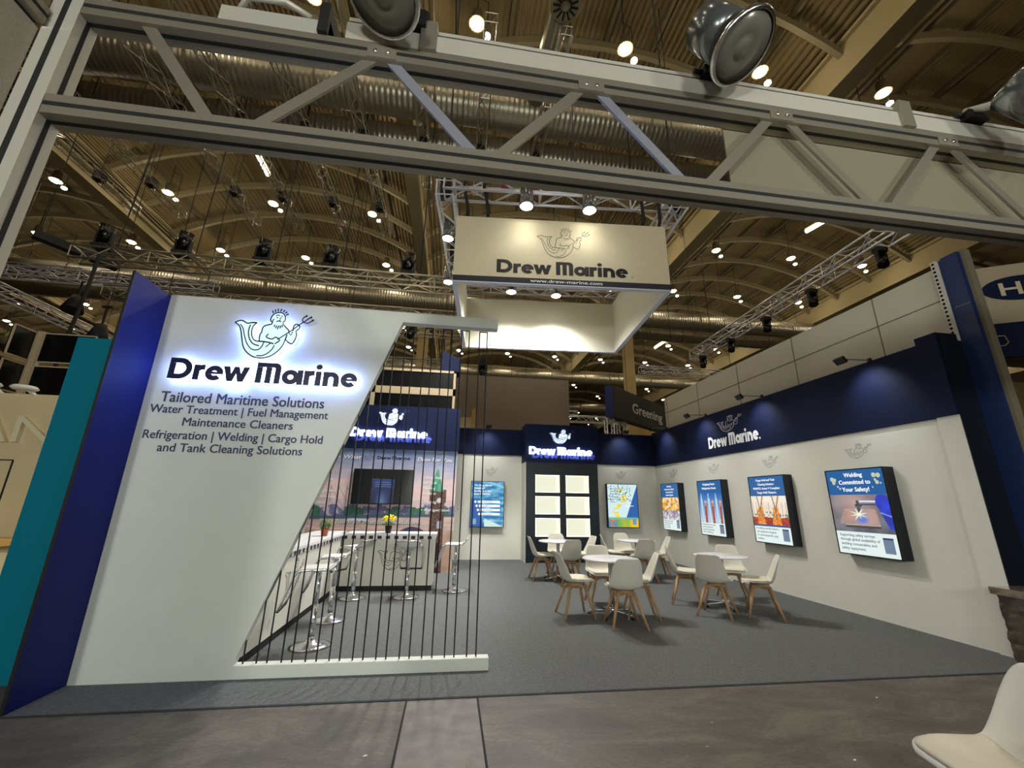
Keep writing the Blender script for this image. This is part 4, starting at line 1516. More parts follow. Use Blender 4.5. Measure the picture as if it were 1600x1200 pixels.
    if txt.v:
        txt.build('white_writing', SCRTXW, t)
    if ink.v:
        ink.build('dark_writing', SCRN, t)
    return t


poster('large black light box with welding torch picture, nearest on the right wall', 'r', 5.905, kind='weld')
poster('black light box with orange harbour crane picture on the right wall', 'r', 7.685, kind='port')
poster('black light box with row of blue and copper vials on the right wall', 'r', 9.475, kind='vial')
poster('black light box with yellow workshop picture nearest the corner on the right wall', 'r', 11.275, kind='lab')
poster('blue sea light box with list of white buttons left of the display tower', 'b', .545, .83, 2.04, 'sea')
poster('light box with yellow river map picture right of the display tower', 'b', 4.43, .85, 2.055, 'map')
for i, (yc, lb) in enumerate(((5.44, 'welding'), (7.22, 'harbour crane'), (9.0, 'vial'), (10.82, 'workshop'))):
    mb = MB()
    emblem(mb, (RX, yc + .21, 2.215), YN, Z_, XN, .44, .215, 17, lift=.002, sub=2)
    tag(mb.build('wall_emblem', mat('print_grey', '#5a5f6c', .6)), 'thin grey sea king emblem on the white wall above the %s poster' % lb, 'emblem', 'grey wall emblems')
for xc, lb in ((1.10, 'blue sea'), (4.93, 'yellow map')):
    mb = MB()
    emblem(mb, (xc - .17, BY, 2.20), X_, Z_, YN, .36, .23, 17, lift=.002, sub=2)
    tag(mb.build('wall_emblem', MATS['print_grey']), 'thin grey sea king emblem on the white back wall above the %s poster' % lb, 'emblem', 'grey wall emblems')


# arm lamps on the headers ------------------------------------------------------------
def arm_lamp(label, base, d, ln=.5):
    base, d = Vector(base), Vector(d)
    t = thing('arm_spotlight', label, 'spotlight', base, 0, 'arm spotlights on the headers')
    tip = base + d * ln + Vector((0, 0, .02))
    MB().tube(base + Vector((0, 0, .03)), tip, .009, 6).build('arm', ALU, t)
    MB().box(base.x - .02, base.x + .02, base.y - .02, base.y + .02, base.z - .02, base.z + .06).build('clamp', BLACK, t)
    b = Vector((0, 0, -1)) * .75 - d * .65
    s = d.cross(Vector((0, 0, 1)))
    mb = MB()
    c = tip - Vector((0, 0, .03))
    mb.bar(c - s * .075, c + s * .075, .05, .10, up=b)
    mb.build('lamp_head', BLACK, t)
    light('arm_light', 'SPOT', c + b * .06, K_ARM, COOL, t, .03, 100, (b.x, b.y, b.z), .9)
    return t


for yy, lb in ((4.98, 'nearest the camera'), (7.2, 'right of the logo'), (9.1, 'left of the logo'), (11.0, 'near the back corner')):
    arm_lamp('small black arm spotlight on top of the right navy header, %s' % lb, (RX + .02, yy, 3.575), XN)
for xx, lb in ((.95, 'left of the display tower'), (4.95, 'right of the display tower')):
    arm_lamp('small black arm spotlight on top of the back header, %s' % lb, (xx, BY + .0, 3.52), YN)

# ------------------------------------------------------------------ bar counter
t = thing('bar_counter', 'white L-shaped bar counter with black and white checked edge', 'counter', (-1.0, 7.93, 0))
CI, CF, CE = -1.82, 7.93, 4.62
mb = MB()
mb.box(-1.80, -.235, CF, CF + .5, .09, .84)
mb.box(-2.38, CI, CE, CF + .5, .09, .84)
mb.build('body', WHITE, t)
mb = MB()
mb.box(-1.78, -.25, CF + .02, CF + .49, .006, .089)
mb.box(-2.37, CI - .01, CE + .01, CF + .49, .006, .089)
mb.build('toe_kick', BLACK, t)
mb = MB()
mb.box(-1.83, -.205, CF - .04, CF + .54, .895, .93)
mb.box(-2.40, CI + .03, CE - .03, CF + .54, .895, .93)
mb.build('worktop', TABLEW, t)
mb = MB()
n = 22
for i in range(n):
    a, b = -1.80 + 1.58 * i / n, -1.80 + 1.58 * (i + 1) / n
    mb.box(a, b, CF - .012, CF + .5, .84, .894, (i + 1) % 2)
n = 44
for i in range(n):
    a, b = CE + (CF - CE) * i / n, CE + (CF - CE) * (i + 1) / n
    mb.box(-2.38, CI + .012, a, b, .84, .894, i % 2)
mb.build('checked_edge', [PRINTW, PRINTK], t)
mb = MB()
emblem(mb, (-1.20, CF, .34), X_, Z_, YN, .62, .44, 17, lift=.003, sub=3)
mb.build('printed_emblem', PRINTK, t)
mb = MB()
emblem(mb, (CI, 5.45, .36), Y_, Z_, X_, .62, .44, 13, lift=.003, sub=3)
mb.build('printed_emblem', PRINTK, t)

# plants on the counter
t = thing('potted_herb', 'small green plant in a terracotta pot on the left counter arm', 'plant', (-1.95, 7.30, .93))
MB().lathe([(.0, 0), (.045, 0), (.06, .10), (.066, .10), (.066, .12), (.05, .12), (.0, .11)], 16, (-1.95, 7.30, .931)).build('pot', TERRA, t)
mb = MB()
for k in range(150):
    a, b = random.uniform(0, 6.28), random.uniform(0, 1)
    r_ = .09 * math.sqrt(random.random())
    c = Vector((-1.95 + r_ * math.cos(a), 7.30 + r_ * math.sin(a), 1.06 + .13 * b * (1 - r_ * 3)))
    d = Vector((random.uniform(-1, 1), random.uniform(-1, 1), random.uniform(-.3, .8))).normalized() * .022
    e = d.cross(Vector((random.random(), .3, .5))).normalized() * .010
    mb.add([c - d, c + e, c + d, c - e], [(0, 1, 2, 3)])
mb.build('foliage', GREEN, t, fix=False)
MB().tube((-1.95, 7.30, 1.04), (-1.95, 7.30, 1.12), .006, 5).build('stem', GREEN, t)
t = thing('flower_pot', 'yellow flowers in a black pot on the front counter', 'plant', (-1.07, 8.05, .93))
MB().lathe([(.0, 0), (.045, 0), (.062, .12), (.056, .12), (.0, .11)], 16, (-1.07, 8.05, .931)).build('pot', BLACK, t)
mb = MB()
for k in range(60):
    a = random.uniform(0, 6.28)
    r_ = .11 * math.sqrt(random.random())
    c = Vector((-1.07 + r_ * math.cos(a), 8.05 + r_ * math.sin(a), 1.06 + .05 * random.random()))
    d = Vector((random.uniform(-1, 1), random.uniform(-1, 1), random.uniform(-.3, .8))).normalized() * .03
    e = d.cross(Vector((random.random(), .3, .5))).normalized() * .012
    mb.add([c - d, c + e, c + d, c - e], [(0, 1, 2, 3)])
mb.build('leaves', GREEN, t, fix=False)
mb = MB()
for k in range(34):
    a = random.uniform(0, 6.28)
    r_ = .12 * math.sqrt(random.random())
    c = (-1.07 + r_ * math.cos(a), 8.05 + r_ * math.sin(a), 1.13 + .13 * random.random() * (1 - r_ * 4))
    mb.lathe([(0, -.012), (.022, -.006), (.026, .004), (.012, .014), (0, .010)], 7, c)
mb.build('blossoms', YELLOW, t, fix=False)['kind'] = 'stuff'


for x, y, lb in ((-.44, 3.12, 'tiny white paper scrap on the concrete left of the floor duct cover'), (3.55, 3.50, 'tiny white paper scrap on the concrete near the cropped chair'), (2.55, 2.75, 'small pale scrap lying on the concrete in the right foreground')):
    MB.build(MB().poly([(0, 0), (.022, .004), (.026, .016), (.006, .012)], (x, y, .0006), X_, Y_, Z_, .002), 'paper_scrap', PRINTW)
    o_ = [o for o in bpy.data.objects if o.name.startswith('paper_scrap')][-1]
    tag(o_, lb, 'litter')

# ------------------------------------------------------------------ bar stools
def make_stool(label):
    t = thing('bar_stool', label, 'bar stool', (0, 0, 0), 0, 'chrome bar stools at the counter')
    # faces +Y in its own frame
    MB().lathe([(.0, .004), (.205, .004), (.208, .010), (.15, .022), (.06, .045), (.035, .07), (.03, .10), (.0, .10)], 32).build('base', CHROME, t)
    MB().tube((0, 0, .08), (0, 0, .40), .032, 16).tube((0, 0, .40), (0, 0, .745), .025, 16).build('column', CHROME, t)
    prof = [(.20, .735), (.17, .752), (.10, .758), (0, .757), (-.08, .757), (-.12, .765), (-.16, .795), (-.19, .835), (-.21, .85)]
    mb = MB()
    k = len(prof)
    vs = []
    for s_ in (-.18, .18):
        for y, z in prof:
            vs.append((s_, y, z))
        for y, z in prof:
            vs.append((s_, y, z + .018))
    fs = []
    for i in range(k - 1):
        fs += [(i, i + 1, 2 * k + i + 1, 2 * k + i), (k + i, 3 * k + i, 3 * k + i + 1, k + i + 1), (i, k + i, k + i + 1, i + 1), (2 * k + i, 2 * k + i + 1, 3 * k + i + 1, 3 * k + i)]
    fs += [(0, 2 * k, 3 * k, k), (k - 1, 2 * k - 1, 4 * k - 1, 3 * k - 1)]
    mb.add(vs, fs, 0, True)
    mb.build('seat', STOOLW, t)
    mb = MB()
    for s_ in (-.185, .185):
        pts = [(s_, -.215, .855)] + [(s_, y, z + .004) for y, z in reversed(prof)] + [(s_, .225, .70), (s_, .29, .50), (s_ * .96, .33, .38)]
        mb.path(pts, .013, 8)
    mb.path([(-.185, -.215, .855), (.185, -.215, .855)], .011, 8)
    mb.bar((-.18, 0, .745), (.18, 0, .745), .08, .02)
    mb.build('frame', CHROME, t)
    MB().path([(-.18, .33, .38), (.18, .33, .38)], .015, 10).build('footrest', GRIP, t)
    MB().path([(.03, 0, .69), (.10, 0, .69), (.13, .03, .67)], .006, 6).build('lever', CHROME, t)
    return t


st0 = make_stool('chrome bar stool nearest the camera beside the left counter arm')
st0.location = (-1.376, 5.18, .006)
st0.rotation_euler = (0, 0, R(98))
for x, y, a, lb in ((-1.45, 6.17, 100, 'chrome bar stool second nearest beside the left counter arm'), (-1.44, 7.42, 62, 'chrome bar stool in the inner corner of the counter'),
                    (-.62, 7.44, -4, 'chrome bar stool in front of the counter showing its dark seat underside'), (.144, 7.89, 84, 'chrome bar stool standing alone at the right end of the counter')):
    dup(st0, (x, y, .006), R(a), lb)


# ------------------------------------------------------------------ tables
def make_table(label):
    t = thing('bistro_table', label, 'table', (0, 0, 0), 0, 'round white tables on the stand')
    MB().lathe([(0, .715), (.385, .715), (.40, .72), (.40, .733), (.395, .738), (0, .738)], 48).build('tabletop', TABLEW, t)
    MB().tube((0, 0, .05), (0, 0, .715), .035, 20).build('column', CHROME, t)
    mb = MB()
    for k in range(5):
        a = k * 2 * math.pi / 5 + .3
        mb.bar((0, 0, .055), (.31 * math.cos(a), .31 * math.sin(a), .03), .035, .03)
    mb.lathe([(0, .03), (.05, .03), (.05, .08), (.038, .1), (0, .1)], 16)
    mb.build('star_base', CHROME, t)
    for k in range(5):
        a = k * 2 * math.pi / 5 + .3
        MB().lathe([(0, 0), (.025, 0), (.025, .018), (0, .024)], 10, (.32 * math.cos(a), .32 * math.sin(a), 0)).build('foot', GRIP, t)
    return t


T = [(2.33, 6.16, 'front'), (4.28, 6.50, 'right'), (2.25, 8.88, 'back left'), (4.05, 9.10, 'back right')]
tb0 = make_table('round white table nearest the camera, in the middle of the stand')
tb0.location = (T[0][0], T[0][1], .006)
dup(tb0, (T[1][0], T[1][1], .006), .4, 'round white table closest to the right wall below the harbour crane poster')
dup(tb0, (T[2][0], T[2][1], .006), .8, 'round white table in front of the lit niches')
dup(tb0, (T[3][0], T[3][1], .006), .2, 'round white table at the back in front of the map poster')


# ------------------------------------------------------------------ shell chairs
def shell_surface():
    """seat shell as a grid: rows along the profile, columns across. faces +Y"""
    prof = [(.235, .425, .155, .0), (.225, .447, .195, .0), (.19, .452, .220, .012), (.12, .442, .235, .028), (.03, .430, .240, .040), (-.06, .425, .238, .048), (-.13, .436, .232, .055), (-.175, .470, .225, .062),
            (-.205, .53, .215, .062), (-.225, .60, .205, .050), (-.245, .68, .195, .035), (-.265, .75, .180, .022), (-.28, .80, .160, .012), (-.288, .825, .125, .004)]
    return prof


def make_chair(label):
    t = thing('shell_chair', label, 'chair', (0, 0, 0), 0, 'white shell chairs around the tables')
    prof = shell_surface()
    nc = 12

    def grid(scale_w, lift, r0, r1):
        rows = []
        for i in range(r0, r1):
            y, z, hw, cup = prof[i]
            j = min(i + 1, len(prof) - 1)
            k = max(i - 1, 0)
            ty, tz = prof[j][0] - prof[k][0], prof[j][1] - prof[k][1]
            L = math.hypot(ty, tz)
            ny, nz_ = tz / L, -ty / L     # normal pointing to the sitter
            if nz_ < 0 and ny < 0:
                ny, nz_ = -ny, -nz_
            row = []
            for c in range(nc + 1):
                s_ = -1 + 2 * c / nc
                q = cup * abs(s_) ** 2.4 + lift
                row.append((s_ * hw * scale_w, y + ny * q, z + nz_ * q))
            rows.append(row)
        return rows
    A = grid(1, 0, 0, len(prof))
    B = grid(.985, .012, 0, len(prof))
    mb = MB()
    nr = len(A)
    vs = [p for r_ in A for p in r_] + [p for r_ in B for p in r_]
    m = nc + 1
    fs = []
    for i in range(nr - 1):
        for c in range(nc):
            fs.append((i * m + c, i * m + c + 1, (i + 1) * m + c + 1, (i + 1) * m + c))
            b = nr * m
            fs.append((b + i * m + c, b + (i + 1) * m + c, b + (i + 1) * m + c + 1, b + i * m + c + 1))
    b = nr * m
    for i in range(nr - 1):
        fs.append((i * m, (i + 1) * m, b + (i + 1) * m, b + i * m))
        fs.append((i * m + nc, b + i * m + nc, b + (i + 1) * m + nc, (i + 1) * m + nc))
    for c in range(nc):
        fs.append((c, b + c, b + c + 1, c + 1))
        fs.append(((nr - 1) * m + c, (nr - 1) * m + c + 1, b + (nr - 1) * m + c + 1, b + (nr - 1) * m + c))
    mb.add(vs, fs, 0, True)
    sh = mb.build('shell', PLASTIC, t)
    md = sh.modifiers.new('sub', 'SUBSURF')
    md.levels = md.render_levels = 1
    Cg = grid(.86, .014, 1, 7)
    Dg = grid(.80, .036, 1, 7)
    mb = MB()
    nr = len(Cg)
    vs = [p for r_ in Cg for p in r_] + [p for r_ in Dg for p in r_]
    fs = []
    b = nr * m
    for i in range(nr - 1):
        for c in range(nc):
            fs.append((b + i * m + c, b + (i + 1) * m + c, b + (i + 1) * m + c + 1, b + i * m + c + 1))
        fs.append((i * m, (i + 1) * m, b + (i + 1) * m, b + i * m))
        fs.append((i * m + nc, b + i * m + nc, b + (i + 1) * m + nc, (i + 1) * m + nc))
    for c in range(nc):
        fs.append((c, b + c, b + c + 1, c + 1))
        fs.append(((nr - 1) * m + c, (nr - 1) * m + c + 1, b + (nr - 1) * m + c + 1, b + (nr - 1) * m + c))
    mb.add(vs, fs, 0, True)
    cu = mb.build('seat_cushion', CUSHION, t)
    md = cu.modifiers.new('sub', 'SUBSURF')
    md.levels = md.render_levels = 1
    for sx in (-1, 1):
        for sy in (-1, 1):
            MB().tube((sx * .10, sy * .10, .405), (sx * .225, sy * .215 - .01, .0), .025, 10, .014).build('leg', WOOD, t)
    mb = MB()
    mb.bar((-.11, -.11, .385), (.11, .11, .385), .04, .035)
    mb.bar((.11, -.11, .385), (-.11, .11, .385), .04, .035)
    mb.lathe([(0, .395), (.09, .395), (.09, .418), (0, .418)], 16)
    mb.build('leg_cross', WOOD, t)
    return t


ch0 = make_chair('white shell chair left of the front table')


def rz(fx, fy):                 # rotation that turns +Y to the direction (fx, fy)
    return math.atan2(-fx, fy)


CH = [(1.80, 6.16, 1, .05, 'white shell chair on the left side of the front table'),
      (2.42, 6.82, -.1, -1, 'white shell chair behind the front table facing the camera'),
      (2.29, 5.62, .1, 1, 'white shell chair nearest on the carpet with its back to the camera'),
      (2.70, 6.06, -1, .25, 'white shell chair on the right side of the front table'),
      (3.80, 6.75, 1, -.55, 'white shell chair on the left side of the table by the right wall'),
      (3.83, 6.02, .75, .75, 'white shell chair seen from behind at the table by the right wall'),
      (4.78, 7.0, -.45, -1, 'white shell chair behind the table by the right wall'),
      (4.47, 5.92, -1, .62, 'white shell chair on the right side of the table by the right wall'),
      (1.90, 8.86, 1, 0, 'white shell chair on the left side of the table before the lit niches'),
      (2.40, 9.42, 0, -1, 'white shell chair behind the table before the lit niches'),
      (2.32, 8.36, -.1, 1, 'white shell chair seen from behind at the table before the lit niches'),
      (2.80, 9.0, -1, -.1, 'white shell chair on the right side of the table before the lit niches'),
      (3.62, 9.35, 1, -.35, 'white shell chair on the left side of the rear table below the map poster'),
      (4.05, 9.72, 0, -1, 'white shell chair behind the rear table below the map poster'),
      (3.94, 8.58, .1, 1, 'white shell chair seen from behind at the rear table below the map poster'),
      (4.47, 9.02, -1, .2, 'white shell chair on the right side of the rear table below the map poster')]
for i, (x, y, fx, fy, lb) in enumerate(CH):
    if i == 0:
        ch0.location = (x, y, .006)
        ch0.rotation_euler = (0, 0, rz(fx, fy))
        ch0['label'] = lb
    else:
        dup(ch0, (x, y, .006), rz(fx, fy), lb)
dup(ch0, (2.36, 1.78, 0), rz(-1, .25), 'large white shell chair cropped at the bottom right corner of the picture', 'white shell chairs around the tables')
mb = MB()
bag = MB().lathe([(0, 0), (.08, .0), (.10, .03), (.085, .08), (.04, .11), (0, .115)], 14, (0, 0, 0))
o = bag.build('black_bag', mat('bag_cloth', '#111013', .85, noise_s=30, noise_a=.4, bump=1))
o.location = (2.50, 1.66, .462)
tag(o, 'small black crumpled bag on the seat of the cropped chair', 'bag')

# ------------------------------------------------------------------ hanging banner and its truss
BZ0, BZ1 = 5.0, 6.256
ang = R(-4.71)
bn = thing('hanging_banner', 'large square hanging fabric banner with black logo and web address', 'banner', (-.166, 6.172, 0), 0)
bn.rotation_euler = (0, 0, ang)


class LB(MB):                    # builder in the banner's own frame
    def build(self, name, mats, parent=None, fix=True):
        off = parent.location
        self.v = [(a[0] + off[0], a[1] + off[1], a[2] + off[2]) for a in self.v]
        return MB.build(self, name, mats, parent, fix)


BANF = mat('banner_fabric', '#cfc4a6', .85, noise_s=9, noise_a=.03)
BANI = mat('banner_inner', '#cbc8b6', .85)
w_, d_ = 3.69, 3.08
b = LB()
b.box(0, w_, 0, .02, BZ0 + .11, BZ1)
b.build('front_face', BANF, bn)
LB().box(0, w_, -.001, .02, BZ0, BZ0 + .11).build('navy_strip', mat('strip_dark', '#23252f', .7), bn)
LB().box(0, w_, .021, .06, BZ0, BZ1).build('front_lining', BANI, bn)
LB().box(0, w_, d_ - .06, d_, BZ0, BZ1).build('rear_face', BANI, bn)
LB().box(0, .06, .06, d_ - .06, BZ0, BZ1).build('left_face', BANI, bn)
LB().box(w_ - .06, w_, .06, d_ - .06, BZ0, BZ1).build('right_face', BANI, bn)
LB().box(w_ + .001, w_ + .006, 0, d_, BZ0, BZ1).build('right_outer_cloth', mat('banner_side', '#3b3a36', .8), bn)
b = LB()
for x0, x1, y0, y1 in ((-.01, w_ + .01, -.012, .075), (-.01, w_ + .01, d_ - .075, d_ + .01), (-.01, .075, .075, d_ - .075), (w_ - .075, w_ + .012, .075, d_ - .075)):
    b.box(x0, x1, y0, y1, BZ0 - .02, BZ0 - .001)
b.build('lower_frame', mat('banner_frame', '#c9cad8', .5), bn)
b = LB()
logo_word(b, (.72, 0, 5.19), X_, Z_, YN, .25, 2.27, lift=.003, bold=.035, dot=False)
emblem(b, (1.40, 0, 5.52), X_, Z_, YN, .93, .60, 12, lift=.003, sub=3)
write(b, '®', (3.02, 0, 5.19), X_, Z_, YN, .03, lift=.003)
b.build('printed_logo', PRINTK, bn)
b = LB()
write(b, 'www.drew-marine.com', (1.29, 0, 5.035), X_, Z_, YN, .055, 1.22, bold=.03, lift=.003)
b.build('web_address', PRINTW, bn)

t = thing('banner_truss', 'square silver truss frame carrying the hanging banner', 'truss', (-.166, 6.172, 0), ang)
b = LB()
zt = 6.75
cs = [(-.22, -.10), (3.95, -.10), (3.95, 3.2), (-.22, 3.2)]
for i in range(4):
    p, q = cs[i], cs[(i + 1) % 4]
    truss_mesh(b, (p[0], p[1], zt), (q[0], q[1], zt), .29, .025, .013, .42, 8)
b.build('truss_frame', TRUSSB, t)
b = LB()
for p in ((-.22, .05), (3.95, .05), (3.95, 2.0), (-.22, 2.0)):
    b = LB()
    b.box(p[0] - .09, p[0] + .09, p[1] - .09, p[1] + .09, zt - .1, zt + .4)
    b.tube((p[0], p[1], zt + .2), (p[0], p[1], 12.9), .015, 5)
    b.build('chain_hoist', CABLE, t)
for x in (.15, .5, 3.25, 3.55):
    b = LB()
    b.path([(x, -.14, zt + .15), (x - .04, -.16, zt), (x + .01, -.12, zt - .2), (x + .05, -.02, BZ1 + .08), (x + .04, .03, BZ1 + .01)], .03, 6)
    b.build('black_sling', CABLE, t)
for x in (.75, 1.2, 1.55):
    LB().box(x, x + .2, .0, .15, zt + .16, zt + .28).build('red_strap', REDM, t)


def flood(label, p, down=True, watt=K_FLOOD, s=1.0):
    x, y, z = p
    t = thing('flood_lamp', label, 'lamp', p, 0, 'bright flood lamps at the banner')
    MB().lathe([(.04, .42), (.10, .40), (.115, .12), (.125, .02), (.12, .0), (.118, .0)], 20, p).build('housing', CLEARG, t)
    MB().lathe([(0, -.02), (.07, -.018), (.108, .002)], 20, p).build('lens', FLOODE, t)
    b_ = MB().bar((x, y, z + .40), (x, y, zt), .03, .03)
    if 7.5 < y < 8.3 and x > 0:
        b_.bar((x, y, zt), (x, 9.15, zt), .03, .03)
    b_.build('bracket', BLACK, t)
    light('flood_light', 'SPOT', (x, y, z - .04), watt, (1, .99, .95), t, .1, 135, (0, 0, -1), .7)
    return t


flood('glowing flood lamp above the banner front edge, left one', (.99, 5.75, 6.26), watt=14)
flood('glowing flood lamp above the banner front edge, right one', (2.06, 5.68, 6.26), watt=14)
flood('glowing flood lamp inside the banner below its rear truss, left one', (1.10, 8.3, 6.04))
flood('glowing flood lamp inside the banner below its rear truss, right one', (2.13, 8.3, 6.04))
flood('glaring white lamp on the left side truss of the banner, upper one', (-.34, 7.28, 6.55), watt=K_FLOOD)
flood('glaring white lamp on the left side truss of the banner, lower one', (-.34, 8.93, 6.5), watt=K_FLOOD)

# ------------------------------------------------------------------ behind the stand
tag(MB().box(-.25, 4.02, 14.0, 14.2, 0, 5.78).build('grey_partition', GREYW), 'tall plain grey brown panel of the stand behind the back wall', 'board')
tag(MB().box(.55, .72, 13.9, 13.99, 0, 4.55).build('wooden_post', mat('pale_wood', '#c8a868', .6)), 'pale wooden post in front of the grey panel above the navy header', 'post')
tag(MB().box(-.3, .54, 13.7, 13.9, 0, 4.2).build('cream_crate', mat('crate_cream', '#c9b78c', .7)), 'cream box at the foot of the grey panel behind the cords', 'box')
t = thing('box_sign', 'long dark hanging box sign reading a white word behind the right header', 'sign', (5.75, 15.0, 4.75))
p0, p1 = Vector((6.10, 15.0, 0)), Vector((9.95, 18.1, 0))
u_ = (p1 - p0).normalized()
n_ = Vector((u_.y, -u_.x, 0))
L_ = (p1 - p0).length
MB().poly([(0, 4.74), (L_, 4.74), (L_, 5.99), (0, 5.99)], p0 - n_ * .35, u_, Z_, n_, .35).build('box_body', mat('sign_charcoal', '#33352c', .7), t)
q_ = p0 - n_ * .36
pp = [(-.002, 4.73), (-.002, 6.0)]
mb = MB().bar((q_.x - .0, q_.y, 5.365), (p0.x - .02, p0.y - .01, 5.365), 1.27, .012, up=(u_.x, u_.y, 0))
mb.build('end_cap', mat('cap_blue', '#1c2c78', .5), t)
mb = MB()
write(mb, 'Greening', p0 + u_ * 1.55 + Vector((0, 0, 5.16)), u_, Z_, n_, .40, 2.85, bold=.03, lift=.01)
mb.build('white_writing', PRINTW, t)
t = thing('sign_truss', 'silver truss legs holding the dark box sign', 'truss', (6.2, 15.2, 0))
mb = MB()
truss_mesh(mb, (6.0, 15.3, 0), (6.0, 15.3, 4.71), .28, .025, .013, .4, 6)
truss_mesh(mb, (6.75, 15.9, 0), (6.75, 15.9, 4.71), .28, .025, .013, .4, 6)
mb.build('truss_frame', TRUSSB, t)
tag(MB().box(4.3, 12.5, 19.5, 19.8, 0, 4.6).build('cream_partition', mat('cream_far', '#cdb98c', .7)), 'low cream wall far behind below the dark box sign', 'board')
tag(MB().poly([(0, 0), (2.3, 0), (2.3, 1.1), (1.2, 1.7), (0, 1.2)], (9.7, 22.5, 4.6), X_, Z_, YN, .3).build('wooden_gable', mat('gable_wood', '#c0a266', .6)), 'pale wooden gable shape peeking over the tiled wall', 'board')
for (x0, x1, y, z1, c, lb) in ((-16, -6, 26, 4.5, '#6f6550', 'distant brown stand block at the far left'), (-40, -20, 30, 4.2, '#5c5340', 'distant dark stand block beyond the cream wall'), (12, 30, 30, 5, '#6a5f48', 'distant stand block beyond the right wall'), (-4, 3, 40, 5.5, '#5f563f', 'distant stand block in the middle of the hall')):
    tag(MB().box(x0, x1, y, y + 5, 0, z1).build('distant_stand', mat('ds' + c, c, .8, noise_s=.6, noise_a=.3)), lb, 'stand')

# tiled wall of the neighbour on the right
t = thing('tiled_stand_wall', 'high white tiled wall of the neighbour stand above the right navy header', 'wall', (6.3, 8, 0))
MB().box(6.30, 6.40, 4.10, 11.5, 0, 4.62).build('panel', mat('tile_white', '#cdc9b8', .6), t)
mb = MB()
mb.box(6.294, 6.30, 4.1, 11.5, 4.155, 4.167)
for k in range(5):
    y = 4.96 + 1.6 * k
    mb.box(6.294, 6.30, y - .006, y + .006, 3.2, 4.62)
mb.build('tile_seam', mat('seam_grey', '#6d695c', .7), t)
mb = MB()
mb.box(6.25, 6.299, 4.03, 4.09, 3.56, 4.70)
pf = mb.build('punched_profile', mat('profile_white', '#c9c6ba', .5), t)
mb = MB()
for k in range(19):
    mb.lathe([(0, 0), (.016, 0)], 10, (6.248, 4.06, 3.62 + .058 * k), 'x')
mb.build('punch_hole', SLOT, pf)['kind'] = 'stuff'
t = thing('blue_post', 'tall blue upright post at the right end of the tiled wall', 'post', (6.35, 3.9, 0))
mb = MB()
mb.box(6.30, 6.36, 3.82, 4.0, 0, 4.72)
mb.box(6.301, 6.36, 4.0, 4.095, 0, 4.70)
mb.box(6.298, 6.30, 3.83, 3.99, 4.0, 4.008, 1)
mb.build('post_body', [mat('post_blue', '#14295a', .5), ALU], t)
MB().box(6.36, 6.46, 3.78, 4.0, 0, 4.74).build('beige_edge', FABRIC2, t)
# fascia with oval mark
t = thing('fascia_sign', 'beige neighbouring fascia with dark oval letter mark and navy strip at the right edge', 'sign', (7, 4.1, 4))
A, B = Vector((6.50, 4.12, 0)), Vector((8.5, 3.01, 0))
u_ = (B - A).normalized()
n_ = Vector((u_.y, -u_.x, 0))
L_ = (B - A).length
MB().poly([(0, 3.80), (L_, 3.80), (L_, 4.60), (0, 4.60)], A - n_ * .08, u_, Z_, n_, .08).build('board', mat('fascia_beige', '#a99b80', .8), t)
MB().poly([(0.03, 3.35), (L_, 3.35), (L_, 3.798), (0.03, 3.798)], A - n_ * .08, u_, Z_, n_, .075).build('navy_strip', NAVY, t)
mb = MB()
mb.poly([(.70 + .40 * math.cos(k * math.pi / 16), 4.26 + .17 * math.sin(k * math.pi / 16)) for k in range(32)], A + n_ * .001, u_, Z_, n_, .006)
mb.build('oval', NAVY, t)
mb = MB()
write(mb, 'H', A + u_ * .48 + Vector((0, 0, 4.17)), u_, Z_, n_, .17, .2, bold=.03, lift=.012)
mb.build('oval_letter', mat('mark_beige', '#c9bd9f', .6), t)
mb = MB()
for a in (((.05, 3.72), (.12, 3.72)), ((.05, 3.52), (.12, 3.52)), ((.12, 3.50), (.12, 3.74)), ((.15, 3.52), (.15, 3.70)), ((.15, 3.69), (.24, 3.69)), ((.24, 3.69), (.26, 3.60)), ((.26, 3.60), (.22, 3.56)), ((.22, 3.56), (.15, 3.56)), ((.05, 3.62), (.11, 3.62))):
    p = A + u_ * (a[0][0] + .14) + Vector((0, 0, a[0][1] - .06))
    q = A + u_ * (a[1][0] + .14) + Vector((0, 0, a[1][1] - .06))
    mb.bar(p + n_ * .004, q + n_ * .004, .008, .008)
mb.build('line_drawing', mat('drawing_ochre', '#b9a26a', .6), t)
tag(MB().box(8.2, 13, 7.0, 7.2, 0, 4.2).build('wooden_partition', mat('plank_brown', '#8a7a5a', .7, noise_s=2, noise_a=.2)), 'brown partition in the background at the right edge', 'board')
t = thing('flight_case', 'black equipment case with silver edges standing at the right edge', 'case', (8.0, 5.0, 0))
MB().box(7.65, 8.6, 5.4, 6.1, .9, 2.2).build('case_body', BLACK, t)
MB().box(7.62, 8.63, 5.37, 5.4, 2.2, 2.26).box(7.62, 8.63, 5.37, 5.4, .86, .92).box(7.6, 8.65, 5.38, 6.1, 0, .86).build('edge_profile', ALU, t)
t = thing('lighting_truss', 'short truss piece stored at the right edge behind the blue post', 'truss', (7.7, 5, 2.4))
mb = MB()
truss_mesh(mb, (7.4, 5.2, 2.55), (9.2, 5.2, 2.55), .3, .025, .013, .4, 6)
mb.build('truss_frame', TRUSS, t)
MB().box(7.5, 9.0, 5.1, 5.3, 2.26, 2.40).box(8.0, 8.1, 5.1, 5.3, 0, 2.26).build('stand_frame', ALU, t)

# stretch-wrapped crate
t = thing('wrapped_crate', 'dark crate wrapped in shiny stretch film at the right edge by the wall end', 'crate', (5.9, 3.9, 0))
bm = MB()


